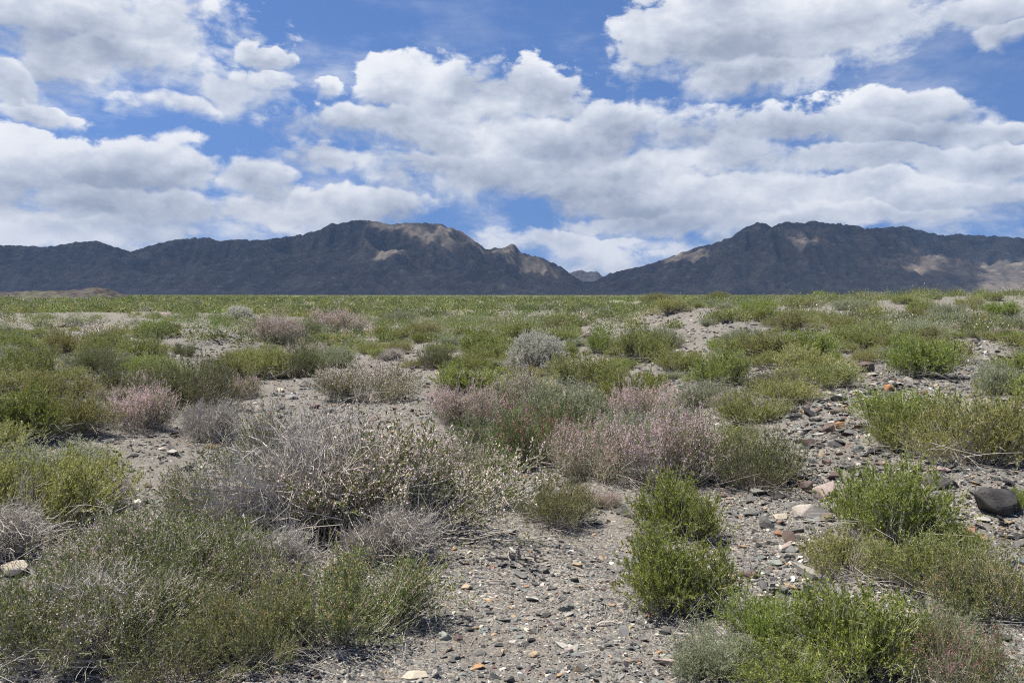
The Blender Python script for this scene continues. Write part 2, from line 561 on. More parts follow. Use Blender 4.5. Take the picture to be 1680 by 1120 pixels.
def ground_mat():
    m, T, out = new_mat('stony_ground')
    tc = T.n('ShaderNodeTexCoord')
    P = tc.outputs['Object']
    wn, wc = T.noise(P, 3.0, 4, 0.6)
    Pw = T.vm('MULTIPLY_ADD', wc, (0.10, 0.10, 0.0), P)
    v1 = T.voro(Pw, 52.0)
    v2 = T.voro(Pw, 150.0)
    stops = [(0.0, (0.051, 0.051, 0.050)), (0.2, (0.106, 0.105, 0.099)), (0.42, (0.163, 0.158, 0.145)), (0.6, (0.212, 0.208, 0.188)),
             (0.74, (0.151, 0.119, 0.101)), (0.83, (0.325, 0.309, 0.270)), (0.93, (0.371, 0.291, 0.196)), (1.0, (0.493, 0.491, 0.443))]

    def rnd(v):
        sp = T.n('ShaderNodeSeparateColor')
        T.link(v.outputs['Color'], sp.inputs[0])
        return sp.outputs[0]

    c1, c2 = T.ramp(rnd(v1), stops), T.ramp(rnd(v2), stops)
    sel, _ = T.noise(P, 9.0, 3, 0.5)
    c = T.mix(T.ss(sel, 0.45, 0.58), c2, c1)
    big, _ = T.noise(P, 0.45, 5, 0.6)
    dust = T.mix(T.ss(wn, 0.35, 0.65), (0.175, 0.156, 0.129), (0.223, 0.208, 0.178))
    c = T.mix(T.m('MULTIPLY', T.ss(big, 0.46, 0.62), 0.75), c, dust)
    litter, _ = T.noise(P, 1.1, 5, 0.65)
    c = T.mix(T.m('MULTIPLY', T.ss(litter, 0.55, 0.75), 0.5), c, (0.06, 0.053, 0.046))
    # low herbs cover the far plain
    sx = T.n('ShaderNodeSeparateXYZ')
    T.link(P, sx.inputs[0])
    farn, _ = T.noise(P, 0.012, 5, 0.6)
    farm, _ = T.noise(P, 0.06, 4, 0.6)
    cover = T.m('MULTIPLY', T.ss(sx.outputs[1], 26.0, 160.0), T.ss(T.m('ADD', farn, T.m('MULTIPLY', farm, 0.8)), 0.62, 1.05))
    green = T.mix(T.ss(farm, 0.35, 0.65), (0.135, 0.145, 0.07), (0.22, 0.22, 0.125))
    c = T.mix(T.m('MULTIPLY', cover, 0.85), c, green)
    pr = T.n('ShaderNodeBsdfPrincipled')
    T.link(c, pr.inputs['Base Color'])
    pr.inputs['Roughness'].default_value = 0.9
    pr.inputs['Specular IOR Level'].default_value = 0.15
    h = T.m('ADD', T.m('MULTIPLY', v1.outputs['Distance'], -0.7), T.m('MULTIPLY', v2.outputs['Distance'], -0.35))
    h = T.m('ADD', h, T.m('MULTIPLY', T.noise(P, 28.0, 5, 0.65)[0], 0.8))
    bp = T.n('ShaderNodeBump')
    bp.inputs['Strength'].default_value = 0.9
    bp.inputs['Distance'].default_value = 0.012
    T.link(h, bp.inputs['Height'])
    T.link(bp.outputs[0], pr.inputs['Normal'])
    T.link(pr.outputs[0], out.inputs[0])
    return m


def mountain_mat(name, haze_tint=(1, 1, 1)):
    m, T, out = new_mat(name)
    tc = T.n('ShaderNodeTexCoord')
    P = tc.outputs['Object']
    geo = T.n('ShaderNodeNewGeometry')
    n1, _ = T.noise(P, 0.0022, 7, 0.62)
    n2, _ = T.noise(P, 0.018, 7, 0.68)
    st = T.noise(T.vm('MULTIPLY', P, (1.0, 0.35, 2.2)), 0.012, 5, 0.6)[0]
    c = T.ramp(n1, [(0.25, (0.060, 0.053, 0.046)), (0.48, (0.096, 0.082, 0.070)), (0.62, (0.140, 0.117, 0.092)), (0.8, (0.084, 0.074, 0.064))])
    c = T.mix(T.m('MULTIPLY', T.ss(n2, 0.42, 0.68), 0.75), c, (0.044, 0.042, 0.040))
    c = T.mix(T.m('MULTIPLY', T.ss(st, 0.52, 0.70), 0.6), c, (0.216, 0.188, 0.152))
    c = T.mix(1.0, c, haze_tint, 'MULTIPLY')
    pr = T.n('ShaderNodeBsdfPrincipled')
    T.link(c, pr.inputs['Base Color'])
    pr.inputs['Roughness'].default_value = 0.95
    pr.inputs['Specular IOR Level'].default_value = 0.1
    bp = T.n('ShaderNodeBump')
    bp.inputs['Strength'].default_value = 1.0
    bp.inputs['Distance'].default_value = 9.0
    T.link(T.m('ADD', n2, T.m('MULTIPLY', T.noise(P, 0.09, 5, 0.7)[0], 0.35)), bp.inputs['Height'])
    T.link(bp.outputs[0], pr.inputs['Normal'])
    T.link(pr.outputs[0], out.inputs[0])
    return m


# ------------------------------------------------------------------ ground sheet
def build_ground():
    front = np.linspace(-42, 42, 620)
    back = np.linspace(42, 318, 92)[1:-1]
    ang = np.radians(np.concatenate([front, back]))
    rad = 0.35 * (15000 / 0.35) ** np.linspace(0, 1, 640)
    A, RR = np.meshgrid(ang, rad)
    X, Y = RR * np.sin(A), RR * np.cos(A)
    Z = land(X, Y) - Z0
    nr, nc = X.shape
    v = np.stack([X, Y, Z], -1).reshape(-1, 3)
    i = np.arange(nr - 1)[:, None] * nc + np.arange(nc)[None, :]
    j = np.arange(nr - 1)[:, None] * nc + (np.arange(nc)[None, :] + 1) % nc
    q = np.stack([i, i + nc, j + nc, j], -1).reshape(-1, 4)
    v = np.concatenate([v, [[0, 0, 0.0]]])
    c = len(v) - 1
    k = np.arange(nc)
    t = np.stack([np.full(nc, c), k, (k + 1) % nc], -1)
    t = t[:, ::-1]
    q = q[:, ::-1]
    me = make_mesh('ground', v, q, t, True, [ground_mat()])
    link('ground', me, kind='structure')


build_ground()

# ------------------------------------------------------------------ mountains
SKYLINE = [(-400, 405), (-200, 398), (-60, 400), (0, 402), (40, 403), (80, 405), (110, 400), (130, 397), (160, 395), (190, 405), (215, 413), (235, 407),
           (250, 402), (290, 393), (330, 390), (345, 390), (360, 396), (380, 393), (400, 393), (430, 394), (450, 391), (490, 386), (525, 377), (545, 366), (552, 368),
           (580, 362), (600, 361), (625, 365), (640, 369), (660, 366), (700, 366), (725, 368), (735, 373), (760, 382), (785, 400), (797, 410),
           (812, 406), (825, 409), (850, 414), (890, 424), (920, 438), (940, 453), (955, 462), (975, 461), (1000, 448), (1030, 441), (1050, 437),
           (1080, 428), (1120, 413), (1150, 403), (1165, 401), (1190, 391), (1200, 388), (1215, 375), (1240, 365), (1252, 367), (1265, 372),
           (1280, 365), (1295, 364), (1310, 367), (1330, 362), (1350, 366), (1380, 368), (1400, 370), (1420, 375), (1450, 373), (1480, 371),
           (1510, 379), (1545, 387), (1560, 384), (1600, 386), (1640, 388), (1680, 391), (1800, 400), (2100, 396)]
SPUR = [(-400, 455), (0, 462), (120, 455), (260, 450), (380, 458), (480, 452), (570, 447), (640, 436), (700, 446), (780, 448), (830, 438),
        (870, 452), (930, 470), (955, 478), (985, 470), (1030, 452), (1100, 438), (1150, 424), (1180, 412), (1240, 402), (1290, 404), (1340, 416),
        (1400, 424), (1450, 440), (1500, 434), (1560, 428), (1620, 446), (1700, 440), (2100, 450)]


def height_for(px, py, D):
    """height that a point D metres ahead needs to stand at row py"""
    b = (560 - py) / FPX
    return CAMZ + D * (-SP + b * CP) / (CP + b * SP)


MX = np.linspace(-8600, 8600, 1150)
MY = np.linspace(5000, 10200, 400)


def erode(z, dx, dy, steps, k_flow, k_diff):
    """carve branching gullies: water runs to the steepest neighbour, cuts where much of it gathers"""
    nr, nc = z.shape
    n = nr * nc
    offs = [(-1, -1), (-1, 0), (-1, 1), (0, -1), (0, 1), (1, -1), (1, 0), (1, 1)]
    dist = [math.hypot(a * dy, b * dx) for a, b in offs]
    idx = np.arange(n).reshape(nr, nc)
    for it in range(steps):
        zp = np.pad(z, 1, 'edge')
        ip = np.pad(idx, 1, 'edge')
        best = np.zeros((nr, nc))
        rec = idx.copy()
        for (a, b), d in zip(offs, dist):
            s_ = (z - zp[1 + a:1 + a + nr, 1 + b:1 + b + nc]) / d
            m_ = s_ > best
            best = np.where(m_, s_, best)
            rec = np.where(m_, ip[1 + a:1 + a + nr, 1 + b:1 + b + nc], rec)
        order = np.argsort(-z.ravel(), kind='stable').tolist()
        rc = rec.ravel().tolist()
        area = [1.0] * n
        for i in order:
            r_ = rc[i]
            if r_ != i:
                area[r_] += area[i]
        A = np.array(area).reshape(nr, nc)
        cut = k_flow * np.sqrt(A) * best
        cut = np.minimum(cut, 0.8 * (z - z.ravel()[rec]))
        z = z - np.clip(cut, 0, 40)
        zp = np.pad(z, 1, 'edge')
        lap = zp[:-2, 1:-1] + zp[2:, 1:-1] + zp[1:-1, :-2] + zp[1:-1, 2:] - 4 * z
        z = z + k_diff * lap
    return z


def build_mountains():
    X, Y = np.meshgrid(MX, MY)
    px = 840 + FPX * X / Y / CP

    def prof(tbl, yr0, wob, seed, front, back, amp, jag):
        yr = yr0 + wob * fbm(X / 2300, 0 * X + seed, 3, seed)
        pxr = 840 + FPX * X / yr / CP
        tx, ty = zip(*tbl)
        row = np.interp(pxr, tx, ty)
        b = (560 - row) / FPX
        hz = CAMZ + yr * (-SP + b * CP) / (CP + b * SP) - 15
        hz = np.maximum(hz, 8)
        t = (Y - yr)
        rise = np.where(t < 0, 1 + t / front, 1 - t / back)
        rise = np.clip(rise, 0, None)
        sh = np.where(t < 0, 0.72 * rise ** 1.15 + 0.28 * rise ** 3.0, rise)
        return hz, sh, t

    wx = X + 240 * fbm(X / 900, Y / 900, 3, 71)
    wy = Y + 240 * fbm(X / 900, Y / 900, 3, 83)
    rn = ridged(wx / 1150, wy / 1900, 6, 31, 0.42) / 1.45
    rn2 = ridged(wx / 420, wy / 800, 5, 57, 0.42) / 1.45
    h1, s1, t1 = prof(SKYLINE, 7900, 350, 3, 2500, 2600, 0, 0)
    h2, s2, t2 = prof(SPUR, 6350, 300, 9, 1050, 900, 0, 0)
    ero = 0.40 + 0.80 * rn + 0.22 * (rn2 - 0.6)
    near1 = np.exp(-(t1 / 260) ** 2)
    e1 = ero * (1 - 0.72 * near1) + 1.0 * 0.72 * near1
    z1 = h1 * s1 * e1
    z2 = h2 * s2 * (0.55 + 0.55 * rn2 + 0.1 * rn)
    z = np.maximum(z1, z2) + 0.16 * np.minimum(z1, z2)
    z = z + 5 * fbm(X / 160, Y / 160, 3, 91) * np.clip(z / 100, 0, 1)
    zs = z[::2, ::2]
    ze = erode(zs, 30.0, 26.0, 14, 4.5, 0.02)
    dz = ze - zs
    gy, gx = np.linspace(0, dz.shape[0] - 1, z.shape[0]), np.linspace(0, dz.shape[1] - 1, z.shape[1])
    iy, ix = np.minimum(gy.astype(int), dz.shape[0] - 2), np.minimum(gx.astype(int), dz.shape[1] - 2)
    fy, fx = (gy - iy)[:, None], (gx - ix)[None, :]
    z = z + (dz[iy][:, ix] * (1 - fy) * (1 - fx) + dz[iy][:, ix + 1] * (1 - fy) * fx + dz[iy + 1][:, ix] * fy * (1 - fx) + dz[iy + 1][:, ix + 1] * fy * fx)
    z = z + 9 * (fbm(X / 110, Y / 130, 4, 97, 0.55)) * np.clip(z / 160, 0, 1)
    # bring the crest to the skyline
    el = z / Y
    tx, ty = zip(*SKYLINE)
    cols = np.arange(-420, 2110, 2.0)
    for it in range(3):
        best = np.full(len(cols), 1e-6)
        ci = np.clip(((px + 420) / 2).astype(int), 0, len(cols) - 1)
        np.maximum.at(best, ci.ravel(), (((z + 15 - CAMZ) / Y)).ravel())
        row = np.interp(cols, tx, ty)
        b = (560 - row) / FPX
        want = (-SP + b * CP) / (CP + b * SP)
        ratio = np.clip(want / np.maximum(best, 1e-4), 0.4, 2.2)
        k = np.exp(-(np.arange(-12, 13) / 5.0) ** 2)
        ratio = np.convolve(np.pad(ratio, 12, 'edge'), k / k.sum(), 'valid')
        z = z * np.interp(px, cols, ratio)
    z = z + 15
    z = z - 60 * (1 - ss(5050, 5700, Y))
    z = z - 60 * ss(9900, 10200, Y)
    me = make_mesh('mountains', np.stack([X, Y, z], -1).reshape(-1, 3), grid_quads(*X.shape), None, True, [mountain_mat('mountain_rock')])
    link('mountains', me, kind='structure')
    return z


MZ = build_mountains()


def build_far_hills():
    x = np.linspace(300, 4200, 340)
    y = np.linspace(13000, 15600, 90)
    X, Y = np.meshgrid(x, y)
    tbl = [(880, 462), (915, 452), (930, 445), (945, 441), (955, 440), (968, 443), (985, 449), (1000, 450), (1018, 441), (1030, 440), (1045, 446), (1065, 450), (1150, 462)]
    tx, ty = zip(*tbl)
    row = np.interp(840 + FPX * X / 14200 / CP, tx, ty)
    b = (560 - row) / FPX
    hz = 14200 * (-SP + b * CP) / (CP + b * SP)
    t = (Y - 14200)
    s = np.clip(1 - np.abs(t) / 1200, 0, 1)
    z = hz * s * (0.8 + 0.2 * np.exp(-(t / 220) ** 2) + 0.22 * (ridged(X / 700, Y / 900, 6, 12) / 1.5 - 0.6)) - 30
    me = make_mesh('far_hills', np.stack([X, Y, z], -1).reshape(-1, 3), grid_quads(*X.shape), None, True, [mountain_mat('hazed_hill_rock', (0.62, 0.68, 0.80))])  # bluish tint puts distance haze and cloud shade into the rock colour
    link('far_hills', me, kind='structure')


build_far_hills()


def build_rubble_hill():
    x = np.linspace(-300, -95, 240)
    y = np.linspace(215, 300, 90)
    X, Y = np.meshgrid(x, y)
    px = 840 + FPX * X / 255
    prof_ = np.interp(px, [-800, -300, 0, 60, 100, 145, 175, 205, 230], [2.2, 2.6, 2.1, 2.2, 2.6, 3.4, 2.6, 0.7, -0.6])
    c = np.exp(-((Y - 255) / 19) ** 2)
    z = (prof_ + 0.6) * c * (1 + 0.35 * fbm(X / 9, Y / 9, 5, 6)) + 0.4 * fbm(X / 2.5, Y / 2.5, 3, 8) * c - 0.6 + (land(X, Y) - Z0)
    m, T, out = new_mat('rubble')
    tc = T.n('ShaderNodeTexCoord')
    n, _ = T.noise(tc.outputs['Object'], 0.5, 6, 0.7)
    n2, _ = T.noise(tc.outputs['Object'], 0.09, 4, 0.6)
    c = T.ramp(n, [(0.3, (0.03, 0.025, 0.022)), (0.5, (0.066, 0.057, 0.048)), (0.7, (0.128, 0.112, 0.094))])
    c = T.mix(T.m('MULTIPLY', T.ss(n2, 0.5, 0.68), 0.6), c, (0.13, 0.15, 0.06))
    pr = T.n('ShaderNodeBsdfPrincipled')
    T.link(c, pr.inputs['Base Color'])
    pr.inputs['Roughness'].default_value = 0.95
    bp = T.n('ShaderNodeBump')
    bp.inputs['Distance'].default_value = 0.8
    T.link(n, bp.inputs['Height'])
    T.link(bp.outputs[0], pr.inputs['Normal'])
    T.link(pr.outputs[0], out.inputs[0])
    link('hill', make_mesh('hill', np.stack([X, Y, z], -1).reshape(-1, 3), grid_quads(*X.shape), None, False, [m]), kind='structure')


build_rubble_hill()


# ------------------------------------------------------------------ added cloud bank out of view, shaped to cast shade on the range
def m_height(x, y):
    fx = (x - MX[0]) / (MX[1] - MX[0])
    fy = (y - MY[0]) / (MY[1] - MY[0])
    ix = np.clip(fx.astype(int), 0, len(MX) - 2)
    iy = np.clip(fy.astype(int), 0, len(MY) - 2)
    a, b = fx - ix, fy - iy
    return (MZ[iy, ix] * (1 - a) * (1 - b) + MZ[iy, ix + 1] * a * (1 - b) + MZ[iy + 1, ix] * (1 - a) * b + MZ[iy + 1, ix + 1] * a * b)


def mountain_at(px, py):
    d = ray_dir(px, py)
    t = np.linspace(5060, 10100, 2500) / d[1]
    x, y, z = t * d[0], t * d[1], CAMZ + t * d[2]
    w = np.where((z < m_height(x, y)) & (y > 5350))[0]
    if not len(w):
        k = np.argmax(m_height(x, y) - z - 1e4 * (y < 5350))
    else:
        k = w[0]
    return np.array([x[k], y[k], z[k]])


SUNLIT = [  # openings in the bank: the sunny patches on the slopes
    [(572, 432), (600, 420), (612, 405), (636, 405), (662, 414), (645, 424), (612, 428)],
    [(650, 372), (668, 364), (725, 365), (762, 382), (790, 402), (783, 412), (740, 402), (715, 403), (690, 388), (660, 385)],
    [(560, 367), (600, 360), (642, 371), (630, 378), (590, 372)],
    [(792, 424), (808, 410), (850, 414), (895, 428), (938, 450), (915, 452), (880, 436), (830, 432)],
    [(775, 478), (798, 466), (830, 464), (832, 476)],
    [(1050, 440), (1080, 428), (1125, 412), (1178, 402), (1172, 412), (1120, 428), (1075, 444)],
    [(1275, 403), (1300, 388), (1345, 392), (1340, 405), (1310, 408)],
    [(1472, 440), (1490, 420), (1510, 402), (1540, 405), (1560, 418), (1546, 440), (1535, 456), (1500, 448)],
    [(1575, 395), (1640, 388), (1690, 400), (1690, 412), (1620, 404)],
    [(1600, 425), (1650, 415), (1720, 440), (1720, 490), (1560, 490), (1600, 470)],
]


def in_poly(x, y, poly):
    c = np.zeros(x.shape, bool)
    n = len(poly)
    for i in range(n):
        x1, y1 = poly[i][:2]
        x2, y2 = poly[(i + 1) % n][:2]
        k = ((y1 > y) != (y2 > y)) & (x < (x2 - x1) * (y - y1) / (y2 - y1 + 1e-9) + x1)
        c ^= k
    return c


def build_shading_clouds():
    ALT = 5600.0
    s = np.array(SUN_DIR)
    holes = []
    for poly in SUNLIT:
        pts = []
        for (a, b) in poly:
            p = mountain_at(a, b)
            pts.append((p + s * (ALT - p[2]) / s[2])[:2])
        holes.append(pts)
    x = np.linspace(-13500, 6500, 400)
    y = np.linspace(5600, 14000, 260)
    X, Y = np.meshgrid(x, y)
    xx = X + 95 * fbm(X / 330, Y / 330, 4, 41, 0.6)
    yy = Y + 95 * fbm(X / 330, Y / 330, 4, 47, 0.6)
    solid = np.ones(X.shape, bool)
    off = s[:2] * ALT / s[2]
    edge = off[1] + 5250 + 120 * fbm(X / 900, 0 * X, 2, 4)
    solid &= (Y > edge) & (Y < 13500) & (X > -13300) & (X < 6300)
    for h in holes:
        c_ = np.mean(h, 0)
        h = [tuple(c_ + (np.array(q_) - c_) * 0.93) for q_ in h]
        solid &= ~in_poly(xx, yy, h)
    # thickness swells towards the middle of the bank
    d = solid.astype(float)
    for _ in range(20):
        dp = np.pad(d, 1, 'edge')
        d = (dp[:-2, 1:-1] + dp[2:, 1:-1] + dp[1:-1, :-2] + dp[1:-1, 2:] + dp[1:-1, 1:-1]) / 5
    puff = 1 + 0.6 * fbm(X / 700, Y / 700, 4, 77)
    top = ALT + 30 + 420 * np.clip(d, 0, 1) ** 1.5 * np.clip(puff, 0.2, 2)
    bot = ALT - 30 - 60 * np.clip(d, 0, 1) * np.clip(puff, 0.2, 2)
    nr, nc = X.shape
    v = np.concatenate([np.stack([X, Y, top], -1).reshape(-1, 3), np.stack([X, Y, bot], -1).reshape(-1, 3)])
    q = grid_quads(nr, nc)
    cell = solid[:-1, :-1] & solid[1:, :-1] & solid[:-1, 1:] & solid[1:, 1:]
    q = q[cell.ravel()]
    n0 = nr * nc
    e = np.concatenate([q[:, [0, 1]], q[:, [1, 2]], q[:, [2, 3]], q[:, [3, 0]]])
    key = np.minimum(e[:, 0], e[:, 1]).astype(np.int64) * n0 + np.maximum(e[:, 0], e[:, 1])
    _, inv, cnt = np.unique(key, return_inverse=True, return_counts=True)
    rim = e[cnt[inv] == 1]
    side = np.stack([rim[:, 1], rim[:, 0], rim[:, 0] + n0, rim[:, 1] + n0], -1)
    allq = np.concatenate([q, (q + n0)[:, ::-1], side])
    used = np.unique(allq)
    remap = np.zeros(len(v), np.int64)
    remap[used] = np.arange(len(used))
    m, T, out = new_mat('shading_cloud_white')
    df = T.n('ShaderNodeBsdfDiffuse')
    df.inputs[0].default_value = (0.9, 0.9, 0.92, 1)
    tp = T.n('ShaderNodeBsdfTransparent')
    mx = T.n('ShaderNodeMixShader')
    at_ = T.n('ShaderNodeAttribute', attribute_name='thickness')
    T.link(T.ss(at_.outputs['Fac'], 0.15, 0.95, 1.0, 0.33), mx.inputs[0])
    T.link(df.outputs[0], mx.inputs[1])
    T.link(tp.outputs[0], mx.inputs[2])
    T.link(mx.outputs[0], out.inputs[0])
    me = make_mesh('shading_clouds', v[used], remap[allq], None, True, [m])
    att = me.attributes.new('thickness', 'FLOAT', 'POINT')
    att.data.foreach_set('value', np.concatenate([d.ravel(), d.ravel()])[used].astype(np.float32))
    link('shading_clouds', me, kind='structure')  # added unseen occluder; its openings set where the slopes are sunlit


build_shading_clouds()


def build_haze():
    x0, x1, y0, y1, z0, z1 = -9500, 9500, -600, 16500, -140, 1350
    v = [(x, y, z) for z in (z0, z1) for y in (y0, y1) for x in (x0, x1)]
    q = [(0, 2, 3, 1), (4, 5, 7, 6), (0, 1, 5, 4), (2, 6, 7, 3), (0, 4, 6, 2), (1, 3, 7, 5)]
    m, T, out = new_mat('haze')
    pv = T.n('ShaderNodeVolumePrincipled')
    pv.inputs['Color'].default_value = (0.36, 0.60, 1.0, 1)
    pv.inputs['Density'].default_value = HAZE_DENSITY
    pv.inputs['Anisotropy'].default_value = 0.0
    T.link(pv.outputs[0], out.inputs['Volume'])
    m.cycles.homogeneous_volume = True
    link('haze', make_mesh('haze', v, q, None, False, [m]), kind='stuff')


HAZE_DENSITY = 2.2e-5
build_haze()


# ------------------------------------------------------------------ shrubs
def unit(v):
    return v / (np.linalg.norm(v, axis=-1, keepdims=True) + 1e-9)


def tubes(P, r0, r1, sides=3):
    """P: n paths of m points -> quads of thin tapering tubes"""
    n, m, _ = P.shape
    t = unit(np.gradient(P, axis=1))
    ref = np.where(np.abs(t[:, :1, 2:3]) > 0.8, np.array([[[1.0, 0.2, 0]]]), np.array([[[0, 0.1, 1.0]]]))
    a = unit(np.cross(t, np.broadcast_to(ref, t.shape)))
    b = np.cross(t, a)
    s = np.linspace(0, 1, m)[None, :, None]
    r = np.asarray(r0).reshape(-1, 1, 1) * (1 - s) + np.asarray(r1).reshape(-1, 1, 1) * s
    V = []
    for k in range(sides):
        an = 2 * math.pi * k / sides
        V.append(P + r * (a * math.cos(an) + b * math.sin(an)))
    V = np.stack(V, 2)                                    # n m sides 3
    idx = np.arange(n * m * sides).reshape(n, m, sides)
    nx = np.roll(idx, -1, 2)
    Q = np.stack([idx[:, :-1], nx[:, :-1], nx[:, 1:], idx[:, 1:]], -1).reshape(-1, 4)
    return V.reshape(-1, 3), Q


def blades(pos, d, length, width, rng, fold=0.0):
    """diamond leaves: n positions, directions"""
    n = len(pos)
    side = unit(np.cross(d, rng.normal(size=(n, 3))))
    nor = np.cross(d, side)
    L = np.asarray(length).reshape(-1, 1)
    W = np.asarray(width).reshape(-1, 1)
    mid = pos + d * L * 0.5 + nor * L * fold
    V = np.stack([pos, mid + side * W * 0.5, pos + d * L, mid - side * W * 0.5], 1)
    return V.reshape(-1, 3), np.arange(n * 4).reshape(n, 4)


def join(parts):
    vs, qs, o = [], [], 0
    for v, q in parts:
        vs.append(v)
        qs.append(q + o)
        o += len(v)
    return np.concatenate(vs), np.concatenate(qs)


def make_proto(seed, R_, H_, clumps=14, stems=260, twigs=4, leaves=9, leaf=(0.013, 0.0045), flowers=0, flower=(0.008, 0.006), spike=0.35,
               dead=0.12, sprawl=0.5, twig_len=(0.05, 0.13), upright=0.35, leaf_zone=0.35, dome=False, stem_r=0.0020, litter=110, droop=0.15):
    """one shrub in metres: clumped stems curving up out of the root, side twigs, leaves along them, flowers along the tips"""
    rng = np.random.default_rng(seed)
    ca = rng.uniform(0, 2 * math.pi, clumps)
    cr = np.sqrt(rng.uniform(0.0, 1, clumps)) * 0.92
    chh = (0.42 + 0.58 * np.sqrt(np.clip(1 - 0.85 * cr ** 2, 0, 1))) * rng.uniform(0.68, 1.12, clumps)
    lobe = 1 + 0.22 * np.sin(ca * 2 + rng.uniform(0, 6)) + 0.12 * np.sin(ca * 5 + rng.uniform(0, 6))
    which = rng.integers(0, clumps, stems)
    tx = (cr * lobe * np.cos(ca))[which] * R_ + rng.normal(0, R_ * 0.17, stems)
    ty = (cr * lobe * np.sin(ca))[which] * R_ + rng.normal(0, R_ * 0.17, stems)
    rho = np.hypot(tx, ty) / R_
    tz = H_ * chh[which] * rng.uniform(0.30, 1.04, stems) ** 0.8 * (1 - 0.35 * np.clip(rho - 0.6, 0, 1))
    if dome:
        rho = np.clip(rho, 0, 0.98)
        tz = H_ * np.sqrt(1 - rho ** 2) * rng.uniform(0.82, 1.04, stems)
    tz = np.maximum(tz, 0.04)
    bx, by = tx * 0.28 + rng.normal(0, R_ * 0.05, stems), ty * 0.28 + rng.normal(0, R_ * 0.05, stems)
    P0 = np.stack([bx, by, np.full(stems, -0.03)], -1)
    P2 = np.stack([tx, ty, tz], -1)
    P1 = np.stack([bx + (tx - bx) * (0.35 + sprawl * 0.5), by + (ty - by) * (0.35 + sprawl * 0.5), tz * upright], -1)
    t = np.linspace(0, 1, 7)[None, :, None]
    P = (1 - t) ** 2 * P0[:, None] + 2 * t * (1 - t) * P1[:, None] + t ** 2 * P2[:, None]
    kink = rng.normal(0, 0.010, P.shape) * np.linspace(0.3, 1, 7)[None, :, None]
    P = P + kink
    wood = [tubes(P, rng.uniform(1.0, 2.2, stems) * stem_r, np.full(stems, stem_r * 0.45))]
    # side twigs
    n = stems * twigs
    si = np.repeat(np.arange(stems), twigs)
    tt = rng.uniform(leaf_zone, 1.0, n)
    f = tt * 6
    k = np.clip(f.astype(int), 0, 5)
    fr = (f - k)[:, None]
    base = P[si, k] * (1 - fr) + P[si, k + 1] * fr
    tan = unit(P[si, k + 1] - P[si, k])
    d = unit(tan + rng.normal(0, 0.55 + 0.5 * droop, (n, 3)) + np.array([0, 0, 0.28 - 0.2 * droop]))
    ln = rng.uniform(*twig_len, n)[:, None]
    d2 = unit(d + rng.normal(0, 0.35 + 0.3 * droop, (n, 3)) + np.array([0, 0, 0.25 - 0.2 * droop]))
    TW = np.stack([base, base + d * ln * 0.5, base + d * ln * 0.5 + d2 * ln * 0.5], 1)
    TW[:, :, 2] = np.maximum(TW[:, :, 2], 0.005)
    wood.append(tubes(TW, np.full(n, stem_r * 0.6), np.full(n, stem_r * 0.3)))
    # dry twigs lying round the foot
    if litter:
        a = rng.uniform(0, 2 * math.pi, litter)
        rr = np.sqrt(rng.uniform(0, 1, litter)) * R_ * 1.05
        c = np.stack([rr * np.cos(a), rr * np.sin(a), H_ * rng.uniform(0.01, 0.35, litter)], -1)
        e = rng.normal(0, 1, (litter, 3)) * np.array([0.10, 0.10, 0.03])
        LT = np.stack([c - e, c + rng.normal(0, 0.008, (litter, 3)), c + e], 1)
        wood.append(tubes(LT, np.full(litter, stem_r * 0.8), np.full(litter, stem_r * 0.4)))
    out = {'branches': join(wood)}
    # leaves
    if leaves:
        live = np.where(rng.uniform(size=clumps) < dead, 0.15, 1.0)[which][si]
        live = live * np.clip(0.45 + 1.4 * (TW[:, 1, 2] / H_ - 0.12), 0.3, 1)
        cnt = rng.binomial(leaves, live)
        li = np.repeat(np.arange(n), cnt)
        u = rng.uniform(0.05, 1.05, len(li))[:, None]
        a, b, c = TW[li, 0], TW[li, 1], TW[li, 2]
        lp = np.where(u < 0.5, a + (b - a) * u * 2, b + (c - b) * (u * 2 - 1))
        ld = unit(d[li] * 0.8 + rng.normal(0, 0.55, (len(li), 3)) + np.array([0, 0, 0.2]))
        q = rng.uniform(0.55, 1.35, len(li))
        lp[:, 2] = np.maximum(lp[:, 2], 0.004)
        out['foliage'] = blades(lp, ld, leaf[0] * q, leaf[1] * rng.uniform(0.7, 1.3, len(li)), rng, 0.08)
    if flowers:
        # spikes: many small florets along the outer part of stems and twigs
        sel = rng.choice(n, max(1, int(n * spike)), replace=False)
        up = np.clip((TW[sel, 2, 2] / H_ - 0.2) * 1.8, 0.1, 1)
        cnt = rng.binomial(flowers, up)
        li = np.repeat(sel, cnt)
        u = rng.uniform(0.25, 1.08, len(li))[:, None]
        a, b, c = TW[li, 0], TW[li, 1], TW[li, 2]
        fp = np.where(u < 0.5, a + (b - a) * u * 2, b + (c - b) * (u * 2 - 1)) + rng.normal(0, 0.004, (len(li), 3))
        fd = unit(rng.normal(0, 1, (len(li), 3)) + np.array([0, 0, 0.5]))
        q = rng.uniform(0.6, 1.3, len(li))
        out['flowers'] = blades(fp, fd, flower[0] * q, flower[1] * q * rng.uniform(0.7, 1.2, len(li)), rng, 0.1)
    return out


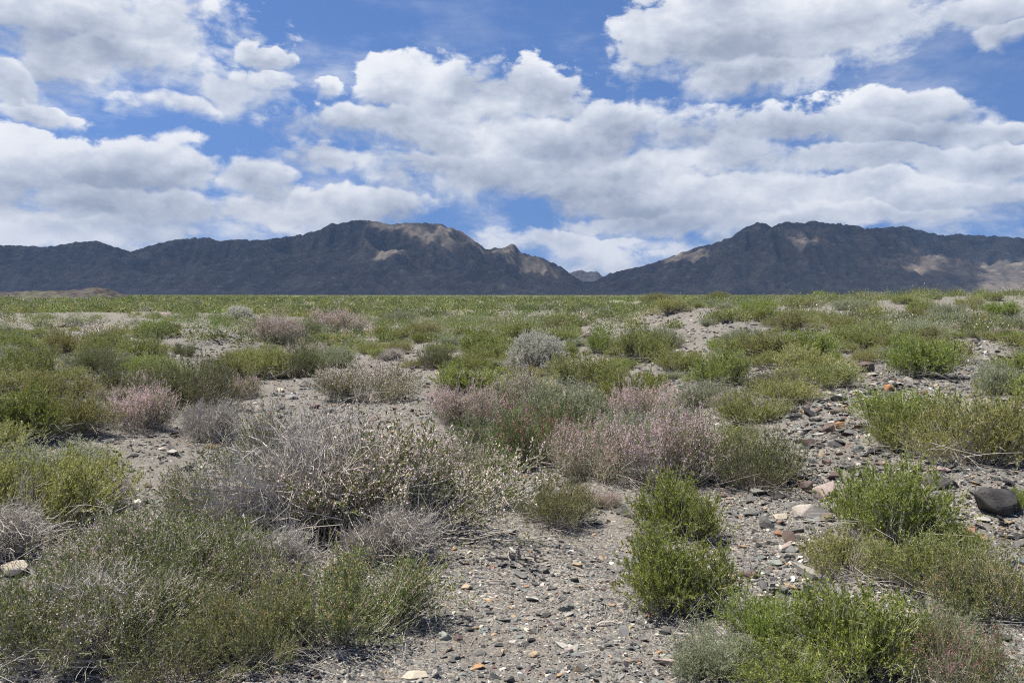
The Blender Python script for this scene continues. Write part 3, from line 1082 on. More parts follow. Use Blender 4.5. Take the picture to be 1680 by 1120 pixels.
KINDS = {
    # kind: (object name, parameters, materials, prototypes)
    'olive': ('olive_shrub', dict(R_=0.52, H_=0.40, stems=330, twigs=6, leaves=17, leaf=(0.020, 0.0082)), ('twig_grey', 'leaf_olive', None), 4),
    'yellow': ('yellow_green_shrub', dict(R_=0.52, H_=0.38, stems=320, twigs=6, leaves=17, leaf=(0.018, 0.0084)), ('twig_grey', 'leaf_yellow', None), 3),
    'straggly': ('straggly_shrub', dict(R_=0.60, H_=0.42, stems=400, twigs=6, leaves=13, leaf=(0.021, 0.0078), flowers=10, flower=(0.0095, 0.008), spike=0.3,
                                         twig_len=(0.06, 0.17), litter=160), ('twig_grey', 'leaf_moss', 'flower_pale'), 2),
    'tipped': ('yellow_tipped_shrub', dict(R_=0.55, H_=0.42, stems=380, twigs=6, leaves=15, leaf=(0.016, 0.0072), flowers=15, flower=(0.011, 0.0075), spike=0.6, litter=150),
               ('twig_grey', 'leaf_moss', 'tip_ochre'), 2),
    'bright': ('green_shrub', dict(R_=0.50, H_=0.42, stems=300, twigs=6, leaves=18, leaf=(0.021, 0.0084), upright=0.3, dead=0.05), ('twig_grey', 'leaf_bright', None), 3),
    'dark': ('dark_green_shrub', dict(R_=0.50, H_=0.40, stems=320, twigs=5, leaves=13, leaf=(0.017, 0.007), dead=0.2), ('twig_brown', 'leaf_dark', None), 2),
    'blush': ('blossoming_shrub', dict(R_=0.62, H_=0.42, stems=420, twigs=6, leaves=10, leaf=(0.020, 0.0078), flowers=20, flower=(0.0088, 0.0078), spike=0.7,
                                       twig_len=(0.06, 0.16), litter=90, dead=0.05), ('twig_grey', 'leaf_moss', 'flower_pale'), 3),
    'pink': ('pink_shrub', dict(R_=0.62, H_=0.46, stems=400, twigs=6, leaves=6, leaf=(0.018, 0.0078), flowers=24, flower=(0.0095, 0.008), spike=0.6,
                                twig_len=(0.06, 0.15)), ('twig_grey', 'leaf_moss', 'flower_pink'), 2),
    'rose': ('rose_shrub', dict(R_=0.55, H_=0.44, stems=360, twigs=6, leaves=10, leaf=(0.018, 0.008), flowers=11, flower=(0.0125, 0.009), spike=0.24,
                                twig_len=(0.06, 0.13)), ('twig_green', 'leaf_moss', 'flower_rose'), 1),
    'dry': ('dry_shrub', dict(R_=0.55, H_=0.34, stems=520, twigs=10, leaves=0, sprawl=0.0, upright=1.0, droop=1.0, twig_len=(0.06, 0.18), leaf_zone=0.15, stem_r=0.0027, litter=160),
            ('twig_silver', None, None), 2),
    'silver': ('silver_shrub', dict(R_=0.45, H_=0.50, dome=True, stems=700, clumps=70, twigs=7, leaves=14, leaf=(0.022, 0.0065), twig_len=(0.05, 0.1), dead=0.0, leaf_zone=0.35),
               ('twig_brown', 'leaf_silver', None), 1),
    'pale': ('wormwood_shrub', dict(R_=0.45, H_=0.38, stems=360, twigs=5, leaves=12, leaf=(0.024, 0.006), upright=0.2, dead=0.0, sprawl=0.25), ('twig_green', 'leaf_pale', None), 3),
}
PROTO = {}


def proto(kind, k):
    if (kind, k) not in PROTO:
        nm, par, mats, n = KINDS[kind]
        parts = make_proto(seed=hash_seed(kind) + k * 17, **par)
        res = {}
        for (pn, (v, q)), mt in zip(parts.items(), [m for m in mats if m]):
            res[pn] = make_mesh(pn, v, q, None, False, [M[mt]])
        PROTO[(kind, k)] = res
    return PROTO[(kind, k)]


def hash_seed(s):
    return sum((i + 3) * ord(c) for i, c in enumerate(s)) % 9973


RNG = random.Random(7)
SHRUBS = []           # x, y, radius of every shrub standing


def shrub(kind, x, y, diam, h, label, group=None, depth=0.85, rot=None):
    nm, par, mats, n = KINDS[kind]
    pr = proto(kind, RNG.randrange(n))
    root = bpy.data.objects.new(nm, None)
    COL.objects.link(root)
    root.empty_display_size = 0.1
    root.location = (x, y, zland(x, y) - 0.01)
    a = RNG.uniform(0, 2 * math.pi) if rot is None else rot
    root.rotation_euler = (0, 0, a)
    s = diam / (2 * par['R_'] * 0.92)
    root.scale = (s, s, h / par['H_'])
    root['label'] = label
    root['category'] = 'shrub'
    if group:
        root['group'] = group
    for pn, me in pr.items():
        link(pn, me, root)
    SHRUBS.append((x, y, diam / 2))
    return root


def shrub_px(px, base, w, hv, kind, label, group=None):
    x0, y0, t = ground_at(px, base)
    ppm = FPX / (y0 * CP + (CAMZ - zland(x0, y0)) * SP)
    diam = w / ppm
    ang = math.atan2(CAMZ - zland(x0, y0), math.hypot(x0, y0))
    r = diam / 2 * 0.8
    h = (hv / ppm - r * math.sin(ang)) / math.cos(ang)
    near = float(ss(640, 760, base))
    diam *= 1.0 + 0.08 * near
    h = max(h * (1.0 + 0.20 * near), 0.24 * diam, 0.12)
    h = min(h, 0.62 * diam)
    k = 1 + r / math.hypot(x0, y0)
    shrub(kind, x0 * k, y0 * k, diam, h, label, group)


PLANTS = [
    # px, base row, width, rise, kind, label
    (640, 900, 420, 190, 'blush', 'widest low shrub with whitish pink blossom, beside the gravel clearing'),
    (465, 800, 200, 110, 'blush', 'pale pink blossoming shrub behind the bare grey twigs'),
    (530, 920, 350, 200, 'dry', 'tangle of bare pale grey twigs between the blossoming shrubs'),
    (650, 940, 170, 90, 'dry', 'small tangle of grey twigs reaching out onto the gravel clearing'),
    (300, 1010, 290, 150, 'straggly', 'green shrub with sparse whitish blossom left of the bare twig tangle'),
    (150, 1130, 330, 165, 'straggly', 'straggly blossoming shrub with long pale stalks in the bottom left corner'),
    (300, 1150, 230, 110, 'dark', 'dark green shrub between the straggly blossoming one and the yellow tipped one'),
    (560, 1080, 290, 158, 'tipped', 'olive shrub with yellowish brown tips in front of the bare twigs'),
    (430, 1112, 190, 150, 'tipped', 'yellow tipped shrub nearest the blossoming corner shrub'),
    (190, 1090, 250, 125, 'dry', 'pale bare stalks sticking out of the straggly corner shrub'),
    (440, 985, 170, 100, 'dry', 'low grey twig tangle in the hollow behind the yellow tipped shrubs'),
    (200, 985, 240, 130, 'blush', 'low pale pink shrub facing the cream boulder'),
    (375, 890, 215, 125, 'blush', 'pale pink shrub between the bare twigs and the gravel patch'),
    (730, 830, 190, 110, 'blush', 'outlying whitish pink shrub at the right end of the widest one'),
    (60, 1060, 170, 110, 'dark', 'dark green shrub at the left edge beside the corner shrub'),
    (230, 1075, 190, 120, 'dark', 'mossy green shrub among the straggly blossoming ones'),
    (1010, 760, 130, 120, 'pale', 'grey green shrub at the foot of the tallest pink one'),
    (1050, 700, 120, 80, 'pink', 'pink shrub behind the tallest pink flowered one'),
    (820, 760, 120, 90, 'dark', 'dark green foot of shrub left of the rose flowered one'),
    (40, 905, 260, 160, 'yellow', 'broad yellow green shrub above the cream boulder'),
    (-10, 935, 190, 90, 'dry', 'grey twigs at the foot of the broad yellow green shrub'),
    (150, 850, 110, 70, 'dry', 'bare grey shrub beside the broad yellow green one'),
    (35, 735, 140, 95, 'bright', 'vivid green shrub at the left edge above the gravel patch'),
    (125, 722, 110, 75, 'yellow', 'yellowish shrub between the vivid green and the pink topped one'),
    (228, 712, 130, 82, 'pink', 'grey twigged shrub with pink topped sprays over the gravel patch'),
    (330, 680, 150, 112, 'dark', 'tall dark green shrub right of the pink topped sprays'),
    (352, 730, 100, 58, 'dry', 'small grey twiggy shrub below the tall dark green one'),
    (395, 656, 72, 55, 'pink', 'small pinkish shrub at the edge of the stony wash'),
    (602, 664, 165, 76, 'blush', 'rounded pale pink shrub standing alone in the stony wash'),
    (712, 606, 74, 48, 'dark', 'small dense green tuft of shrub beside an orange stone'),
    (795, 592, 100, 52, 'bright', 'bright yellow green shrub left of the silver dome'),
    (880, 612, 104, 84, 'silver', 'silver grey dome shaped spiny shrub'),
    (762, 702, 120, 95, 'pink', 'pink shrub with upright sprays left of the dark hollow'),
    (835, 690, 120, 100, 'blush', 'pinkish shrub with brown twigs below the silver dome'),
    (925, 700, 130, 82, 'pale', 'feathery grey green shrub behind the rose flowered one'),
    (880, 775, 180, 140, 'rose', 'shrub with deep rose flower spikes above the bare gravel'),
    (970, 790, 150, 140, 'pink', 'pink flowered shrub squeezed between the rose one and the tallest pink one'),
    (1085, 808, 215, 178, 'pink', 'tallest pink flowered shrub, dome shaped with dark dead twigs'),
    (960, 640, 130, 66, 'olive', 'olive shrub right of the silver dome foot'),
    (1030, 668, 120, 66, 'bright', 'green shrub behind the tallest pink flowered one'),
    (910, 880, 118, 92, 'tipped', 'small yellow tipped shrub alone above the dead stump'),
    (1240, 818, 150, 125, 'dark', 'dark grey green shrub right of the tallest pink one'),
    (1118, 892, 155, 108, 'bright', 'lush green shrub behind the one at the clearing edge'),
    (1108, 1024, 200, 150, 'bright', 'lush green shrub with grey foot at the right edge of the clearing'),
    (1450, 920, 205, 145, 'bright', 'large airy green shrub below the dark grey slab'),
    (1395, 968, 145, 84, 'yellow', 'yellow flecked shrub beside the dark slate blocks'),
    (1530, 985, 165, 98, 'olive', 'olive shrub between the airy green one and the brown tinged one'),
    (1620, 1030, 180, 112, 'tipped', 'brown tinged shrub at the right edge under the charcoal boulder'),
    (1250, 1085, 140, 105, 'bright', 'upright green shrub by the pale green stone'),
    (1400, 1130, 230, 150, 'bright', 'wide green shrub along the bottom edge of the stony slope'),
    (1165, 1125, 140, 85, 'pale', 'wispy pale shrub at the bottom of the gravel clearing'),
    (1560, 1150, 170, 120, 'rose', 'rose spiked shrub in the bottom right corner'),
    (1575, 912, 80, 38, 'bright', 'small green shrub in front of the charcoal boulder'),
    (1672, 838, 46, 42, 'bright', 'green sprigs growing over the right side of the charcoal boulder'),
    (1480, 745, 120, 90, 'bright', 'compact green shrub on the open scree'),
    (1600, 772, 180, 125, 'yellow', 'wide yellowish shrub at the right edge above the charcoal boulder'),
    (1545, 730, 100, 60, 'olive', 'low olive shrub behind the compact green one on the scree'),
    (1648, 650, 95, 62, 'pale', 'feathery silver green shrub at the right edge of the slope'),
    (1508, 622, 122, 88, 'bright', 'tall bushy green shrub above the scree'),
    (1555, 600, 80, 62, 'yellow', 'yellowish shrub leaning on the tall bushy green one'),
    (1240, 600, 130, 62, 'olive', 'olive shrub in the thicket left of the scree top'),
    (1185, 640, 110, 66, 'bright', 'green shrub at the near end of the thicket left of the scree'),
    (1160, 672, 100, 50, 'pale', 'pale shrub under the thicket left of the scree'),
    (1290, 672, 112, 50, 'yellow', 'low yellowish shrub on the left edge of the scree'),
    (1358, 640, 110, 46, 'olive', 'low olive shrub between tan stones on the scree'),
    (1225, 700, 110, 54, 'olive', 'low shrub above the dark grey green one'),
    (1330, 590, 110, 50, 'bright', 'green shrub behind the cream stone of the scree'),
    (1420, 575, 100, 48, 'olive', 'olive shrub just behind the dark brown slab'),
    (1055, 596, 95, 64, 'olive', 'round olive shrub below the gravel mound'),
    (985, 582, 56, 40, 'bright', 'little green shrub in front of the pale rock of the mound'),
    (1120, 610, 90, 40, 'olive', 'flat olive shrub right of the round one below the mound'),
    (1385, 545, 60, 30, 'yellow', 'yellow green shrub in the open behind the thicket'),
    (1290, 545, 80, 34, 'olive', 'olive shrub on the crest of the thicket'),
    (1320, 506, 60, 22, 'olive', 'olive shrub behind the thicket on the way up the rise'),
    (1395, 512, 56, 22, 'pale', 'pale shrub in the gravel on the slope of the rise'),
    (1440, 524, 60, 26, 'yellow', 'yellow green shrub in the gravel on the slope of the rise'),
    (1250, 514, 64, 24, 'bright', 'green shrub just right of the gravel mound crest'),
    (1510, 514, 54, 22, 'bright', 'green shrub in the gravel near the crest of the rise'),
    (1590, 506, 48, 20, 'yellow', 'yellow shrub on the rise behind the round green one'),
    (1350, 494, 46, 16, 'bright', 'small green shrub on the skyline of the rise'),
    (1425, 492, 44, 15, 'pale', 'small pale shrub on the skyline of the rise'),
    (1665, 545, 60, 30, 'pale', 'pale feathery shrub behind the bright grassy clump'),
    (1080, 500, 54, 20, 'olive', 'olive shrub at the back of the gravel mound'),
    (1300, 1140, 160, 80, 'bright', 'green shrub between the upright one and the wide one at the bottom'),
    (1530, 1075, 150, 80, 'pale', 'thin pale shrub behind the rose spiked corner shrub'),
    (1640, 522, 62, 30, 'bright', 'round green shrub on the rise close to the right edge'),
    (1630, 495, 34, 18, 'olive', 'lone shrub standing against the mountain foot at right'),
    (1555, 524, 56, 28, 'pale', 'pale shrub on the rise left of the round green one'),
    (1480, 500, 40, 16, 'olive', 'dark shrub on the crest of the rise'),
    (1180, 492, 34, 14, 'olive', 'dark shrub on the skyline above the gravel mound'),
    (105, 584, 78, 46, 'yellow', 'rounded yellowish shrub by the dark rock pile'),
    (172, 577, 66, 36, 'olive', 'olive shrub right of the dark rock pile'),
    (235, 604, 92, 54, 'olive', 'olive shrub below the soil mound'),
    (165, 612, 80, 48, 'dark', 'dark shrub between two olive ones on the far bank'),
    (35, 628, 100, 66, 'olive', 'wide olive shrub at the left edge of the far bank'),
    (100, 668, 110, 62, 'yellow', 'yellow green shrub above the vivid green one'),
    (200, 650, 110, 60, 'dark', 'grey green shrub behind the pink topped sprays'),
    (262, 645, 90, 58, 'olive', 'olive shrub left of the tall dark green one'),
    (305, 585, 40, 36, 'dark', 'dark sprig on the face of the soil mound'),
    (392, 528, 46, 25, 'silver', 'grey dome shrub crowning the soil mound'),
    (462, 569, 98, 56, 'pink', 'pale pink shrub right of the soil mound'),
    (552, 549, 92, 48, 'pink', 'pink shrub farther along behind the pale pink one of the soil mound'),
    (505, 556, 46, 30, 'dark', 'dark green shrub between the two pink shrubs of the mound'),
    (370, 628, 90, 54, 'olive', 'olive shrub where the wash narrows'),
    (432, 624, 100, 62, 'yellow', 'yellowish shrub left of the narrow wash'),
    (482, 622, 110, 66, 'dark', 'dark green shrub on the left lip of the narrow wash'),
    (545, 603, 86, 44, 'pale', 'frosty pale shrub behind the narrow wash'),
    (640, 592, 52, 22, 'dry', 'small straw grey shrub near the orange stone'),
    (640, 560, 70, 30, 'olive', 'olive shrub behind the frosty pale one'),
    (700, 556, 66, 30, 'yellow', 'yellow green shrub left of the bright one in the middle'),
    (655, 530, 46, 22, 'pale', 'small pale shrub in the open behind the wash'),
    (850, 560, 80, 34, 'olive', 'olive shrub just behind the silver dome'),
]
for p in PLANTS:
    shrub_px(*p)

# stony places that carry few plants (corner points in the photo, used to find the ground they cover)
BARE = [
    [(560, 1120), (600, 1000), (760, 920), (860, 830), (760, 760), (800, 700), (1000, 850), (1020, 960), (1120, 1120)],
    [(150, 900), (180, 730), (300, 725), (400, 740), (380, 800), (250, 880)],
    [(420, 710), (400, 660), (500, 620), (570, 585), (560, 570), (600, 585), (640, 600), (700, 610), (770, 600), (690, 690), (640, 700)],
    [(270, 560), (300, 540), (430, 535), (430, 565), (350, 600), (280, 590)],
    [(950, 545), (960, 505), (1020, 505), (1130, 520), (1200, 550), (1180, 580), (1100, 545), (1010, 560)],
    [(1250, 860), (1300, 640), (1380, 590), (1480, 620), (1480, 680), (1440, 760), (1360, 880), (1350, 1000), (1200, 1040)],
    [(1430, 640), (1560, 560), (1680, 555), (1680, 600), (1560, 640)],
    [(1560, 900), (1600, 790), (1680, 780), (1680, 960)],
    [(60, 530), (180, 535), (200, 550), (120, 590), (90, 610)],
]
A_ = np.array


def is_bare(px, py):
    return any(bool(in_poly(A_([float(px)]), A_([float(py)]), b)[0]) for b in BARE)


KEEP = [(p[0] - p[2] * 0.5, p[1] - p[3], p[0] + p[2] * 0.5, p[1]) for p in PLANTS if p[4] in ('silver', 'pink', 'blush', 'rose') and p[1] < 860]


def hides(px, py, w, h):
    for x0, y0, x1, y1 in KEEP:
        if py > y1 - 2 and py - h < y1 - 0.25 * (y1 - y0) and px + w / 2 > x0 and px - w / 2 < x1:
            return True
    return False


def scatter_mid():
    rng = random.Random(21)
    cand = 0
    placed = 0
    kinds = ['olive'] * 30 + ['yellow'] * 18 + ['bright'] * 18 + ['dark'] * 9 + ['pale'] * 20 + ['pink'] * 3 + ['blush'] * 2
    words = {'olive': 'low olive green', 'yellow': 'low yellowish green', 'bright': 'low fresh green', 'dark': 'low dark green', 'pale': 'low pale feathery',
             'blush': 'low pale pink', 'pink': 'low dusty pink'}
    while cand < 30000 and placed < 340:
        cand += 1
        y = math.sqrt(rng.uniform(6.0 ** 2, 31 ** 2)) if rng.random() < 0.55 else rng.uniform(6.0, 31)
        x = rng.uniform(-0.70, 0.70) * y
        z = zland(x, y)
        px, py = to_px(x, y, z)
        if is_bare(px, py) and rng.random() > 0.06:
            continue
        d = rng.choice([0.4, 0.55, 0.7, 0.85, 1.0, 1.3]) * rng.uniform(0.85, 1.15) * (0.85 if y < 12 else 1.0)
        if hides(px, py, d * FPX / y, d * 0.42 * FPX / y):
            continue
        if is_bare(px, py - 0.22 * FPX / y) and rng.random() > 0.10:
            continue
        near = min(math.hypot(x - a, y - b) - 0.62 * c for a, b, c in SHRUBS)
        if near < d * 0.30:
            continue
        k = rng.choice(kinds)
        side = 'on the left of the plain' if px < 560 else ('in the middle of the plain' if px < 1080 else 'on the stony rise')
        shrub(k, x, y, d, d * rng.uniform(0.28, 0.46), f'{words[k]} shrub, one of many scattered {side}', f'{words[k]} shrubs scattered {side}')
        placed += 1
    return placed


N_MID = scatter_mid()


# ------------------------------------------------------------------ the scrub that runs on to the mountains
def build_scrub():
    rng = np.random.default_rng(5)
    mats = [M['scrub_olive'], M['scrub_yellow'], M['scrub_green'], M['scrub_pale'], M['twig_grey'], M['scrub_dark'], M['flower_pale']]
    V, Q, MI, off = [], [], [], 0
    rings = [(24, 62, 0.72, 430, (0.25, 0.80), (0.060, 0.032)), (62, 150, 0.26, 150, (0.40, 1.15), (0.17, 0.10)),
             (150, 520, 0.036, 56, (0.8, 2.2), (0.50, 0.28)), (520, 2600, 0.0022, 16, (2.0, 6.0), (1.1, 0.45))]
    for y0, y1, dens, nq, rr, lf in rings:
        n = int(0.70 * (y1 ** 2 - y0 ** 2) * dens)
        y = np.sqrt(rng.uniform(y0 ** 2, y1 ** 2, n))
        x = rng.uniform(-0.70, 0.70, n) * y
        patch = fbm(x / 18, y / 30, 3, 3)
        keep = rng.uniform(size=n) < np.clip(0.62 + 1.25 * patch + 0.9 * fbm(x / 45, y / 13, 2, 19), 0.06, 1)
        x, y = x[keep], y[keep]
        n = len(x)
        r = rng.uniform(rr[0], rr[1], n)
        h = r * rng.uniform(0.55, 1.0, n) * (1.0 if y0 < 140 else 0.6 if y0 < 500 else 0.25)
        z = land(x, y) - Z0
        tone = 0.6 * fbm(x / 25, y / 60, 3, 14) + rng.normal(0, 0.5, n)
        kind = np.select([tone < -0.5, tone < -0.35, tone < 0.10, tone < 0.4, tone < 0.7], [5, 3, 0, 1, 2], np.where(tone > 1.15, 3, 0))
        kind = np.where(rng.uniform(size=n) < (0.03 if y0 < 60 else 0.0), 4, kind)
        kind = np.where(rng.uniform(size=n) < (0.012 if y0 < 60 else 0.0), 6, kind)
        c = np.repeat(np.arange(n), nq)
        m = len(c)
        d = unit(rng.normal(size=(m, 3)))
        d[:, 2] = np.abs(d[:, 2])
        rad = rng.uniform(0.30, 1.05, m)[:, None] ** 0.7
        lump = 1 + 0.3 * np.sin(3 * np.arctan2(d[:, 1], d[:, 0]) + c * 1.7)[:, None]
        pos = d * rad * lump * np.stack([r[c], r[c], h[c]], -1) + np.stack([x[c], y[c], z[c]], -1)
        dr = unit(d * 0.6 + rng.normal(0, 0.5, (m, 3)) + np.array([0, 0, 0.5]))
        s = rng.uniform(0.6, 1.4, m)
        v, q = blades(pos, dr, lf[0] * s, lf[1] * s, rng, 0.1)
        V.append(v)
        Q.append(q + off)
        off += len(v)
        mi = kind[c]
        mi = np.where(rng.uniform(size=m) < (0.04 if y0 < 60 else 0.0), 4, mi)
        MI.append(mi)
    me = make_mesh('scrub', np.concatenate(V), np.concatenate(Q), None, False, mats, np.concatenate(MI))
    link('scrub', me, kind='stuff')


build_scrub()


# ------------------------------------------------------------------ stones
def hull_stone(rng, n=14, flat=0.6, long=1.3):
    """an angular stone as the hull of random points -> vertices, triangles (unit size)"""
    import bmesh
    bm = bmesh.new()
    for _ in range(n):
        v = Vector((rng.gauss(0, 1), rng.gauss(0, 1), rng.gauss(0, 1))).normalized()
        bm.verts.new((v.x * long, v.y, v.z * flat))
    res = bmesh.ops.convex_hull(bm, input=bm.verts)
    loose = [v for v in bm.verts if not v.link_faces]
    bmesh.ops.delete(bm, geom=loose, context='VERTS')
    bmesh.ops.triangulate(bm, faces=bm.faces)
    bm.verts.index_update()
    vs = np.array([v.co[:] for v in bm.verts])
    fs = np.array([[v.index for v in f.verts] for f in bm.faces])
    bm.free()
    return vs, fs


def build_gravel():
    rng = np.random.default_rng(9)
    pr = random.Random(4)
    lib = [hull_stone(pr, pr.choice([7, 8, 9, 10]), pr.uniform(0.25, 0.65), pr.uniform(1.0, 1.7)) for _ in range(14)]
    V, F, MI, off = [], [], [], 0
    sets = [(2.6, 7.0, 2600, (0.004, 0.010)), (2.6, 9.0, 420, (0.010, 0.022)), (9, 16, 150, (0.011, 0.028)), (2.6, 14, 40, (0.020, 0.042)),
            (14, 34, 16, (0.03, 0.07)), (4, 24, 3.0, (0.04, 0.09)), (3.6, 17, 85, (0.014, 0.05)), (3.6, 17, 16, (0.04, 0.085))]
    for si_, (y0, y1, dens, (s0, s1)) in enumerate(sets):
        n = int(0.70 * (y1 ** 2 - y0 ** 2) * dens)
        y = np.sqrt(rng.uniform(y0 ** 2, y1 ** 2, n))
        x = rng.uniform(-0.70, 0.70, n) * y
        rocky = ss(0.3, 2.6, x - 0.12 * (y - 4)) * 0.85 + 0.42 + 0.5 * fbm(x / 0.9, y / 0.9, 3, 61) + 0.45 * fbm(x / 3.2, y / 2.4, 2, 67)
        rocky = rocky + 0.5 * np.exp(-((x - 5.5) / 4) ** 2 - ((y - 30) / 7) ** 2) + 0.5 * np.exp(-((x + 9.7) / 3) ** 2 - ((y - 25) / 3) ** 2)
        if si_ >= 6:                       # the scree below and above the stony bank
            pxs, pys = to_px(x, y, land(x, y) - Z0)
            rocky = np.where(in_poly(pxs, pys, BARE[5]) | in_poly(pxs, pys, BARE[7]), 0.9, 0.12 * ss(0.3, 2.6, x))
        k = rng.uniform(size=n) < np.clip(rocky, 0.08 if si_ < 6 else 0.0, 1)
        x, y = x[k], y[k]
        n = len(x)
        z = land(x, y) - Z0
        s = s0 + (s1 - s0) * rng.uniform(size=n) ** 2.2
        which = rng.integers(0, len(lib), n)
        rz = rng.uniform(0, 2 * math.pi, n)
        tilt = rng.normal(0, 0.25, (n, 2))
        for li, (lv, lf) in enumerate(lib):
            w = np.where(which == li)[0]
            if not len(w):
                continue
            c, sn = np.cos(rz[w])[:, None], np.sin(rz[w])[:, None]
            vx, vy, vz = lv[None, :, 0], lv[None, :, 1], lv[None, :, 2]
            vz = vz + tilt[w, :1] * vx + tilt[w, 1:] * vy
            vv = np.stack([vx * c - vy * sn, vx * sn + vy * c, vz], -1) * s[w][:, None, None]
            vv = vv + np.stack([x[w], y[w], z[w] + s[w] * 0.18], -1)[:, None]
            V.append(vv.reshape(-1, 3))
            MI.append(np.full(len(w) * len(lf), 1 if si_ >= 6 else 0))
            F.append((lf[None] + (np.arange(len(w)) * len(lv))[:, None, None]).reshape(-1, 3) + off)
            off += len(w) * len(lv)
    link('gravel', make_mesh('gravel', np.concatenate(V), None, np.concatenate(F), False, [M['gravel'], M['scree']], None, np.concatenate(MI)), kind='stuff')


build_gravel()


def rock(px, py, w, h, mat, label, flat=None, turn=None):
    x, y, t = ground_at(px, py)
    ppm = FPX / (y * CP + (CAMZ - zland(x, y)) * SP)
    rng = random.Random(int(px * 7 + py * 13))
    W, Hh = w / ppm, h / ppm
    ang = math.atan2(CAMZ - zland(x, y), math.hypot(x, y))
    depth = W * rng.uniform(0.6, 0.85)
    hz = (Hh - depth * math.sin(ang) * 0.75) / math.cos(ang)
    hz = max(hz, 0.22 * W)
    vs, fs = hull_stone(rng, rng.choice([9, 10, 12, 14]), 1.0, 1.0)
    vs = vs / np.abs(vs).max(0)
    a = rng.uniform(-0.35, 0.35) if turn is None else turn
    vs = vs @ np.array([[math.cos(a), math.sin(a), 0], [-math.sin(a), math.cos(a), 0], [0, 0, 1]])
    vs = vs / np.abs(vs).max(0)
    vs = vs * np.array([W / 2, depth / 2, hz * 0.62])
    import bmesh
    bm = bmesh.new()
    bv = [bm.verts.new(v) for v in vs]
    for f in fs:
        bm.faces.new([bv[i] for i in f])
    bmesh.ops.dissolve_limit(bm, angle_limit=0.22, verts=bm.verts, edges=bm.edges)
    bmesh.ops.bevel(bm, geom=list(bm.edges), offset=min(W, depth) * 0.035, segments=1, affect='EDGES', clamp_overlap=True)
    bmesh.ops.triangulate(bm, faces=bm.faces)
    bmesh.ops.subdivide_edges(bm, edges=bm.edges, cuts=1, use_grid_fill=False)
    for v in bm.verts:
        n = perlin(np.array([v.co.x * 14 + px]), np.array([v.co.y * 14 + v.co.z * 11 + py]), 3)[0]
        v.co *= 1 + 0.05 * n
    me = bpy.data.meshes.new('rock')
    bm.to_mesh(me)
    bm.free()
    me.materials.append(ROCK[mat])
    o = link('rock', me)
    k = 1 + depth * 0.5 / math.hypot(x, y)
    o.location = (x * k, y * k, zland(x * k, y * k) + hz * 0.30)
    o['label'] = label
    o['category'] = 'rock'
    return o


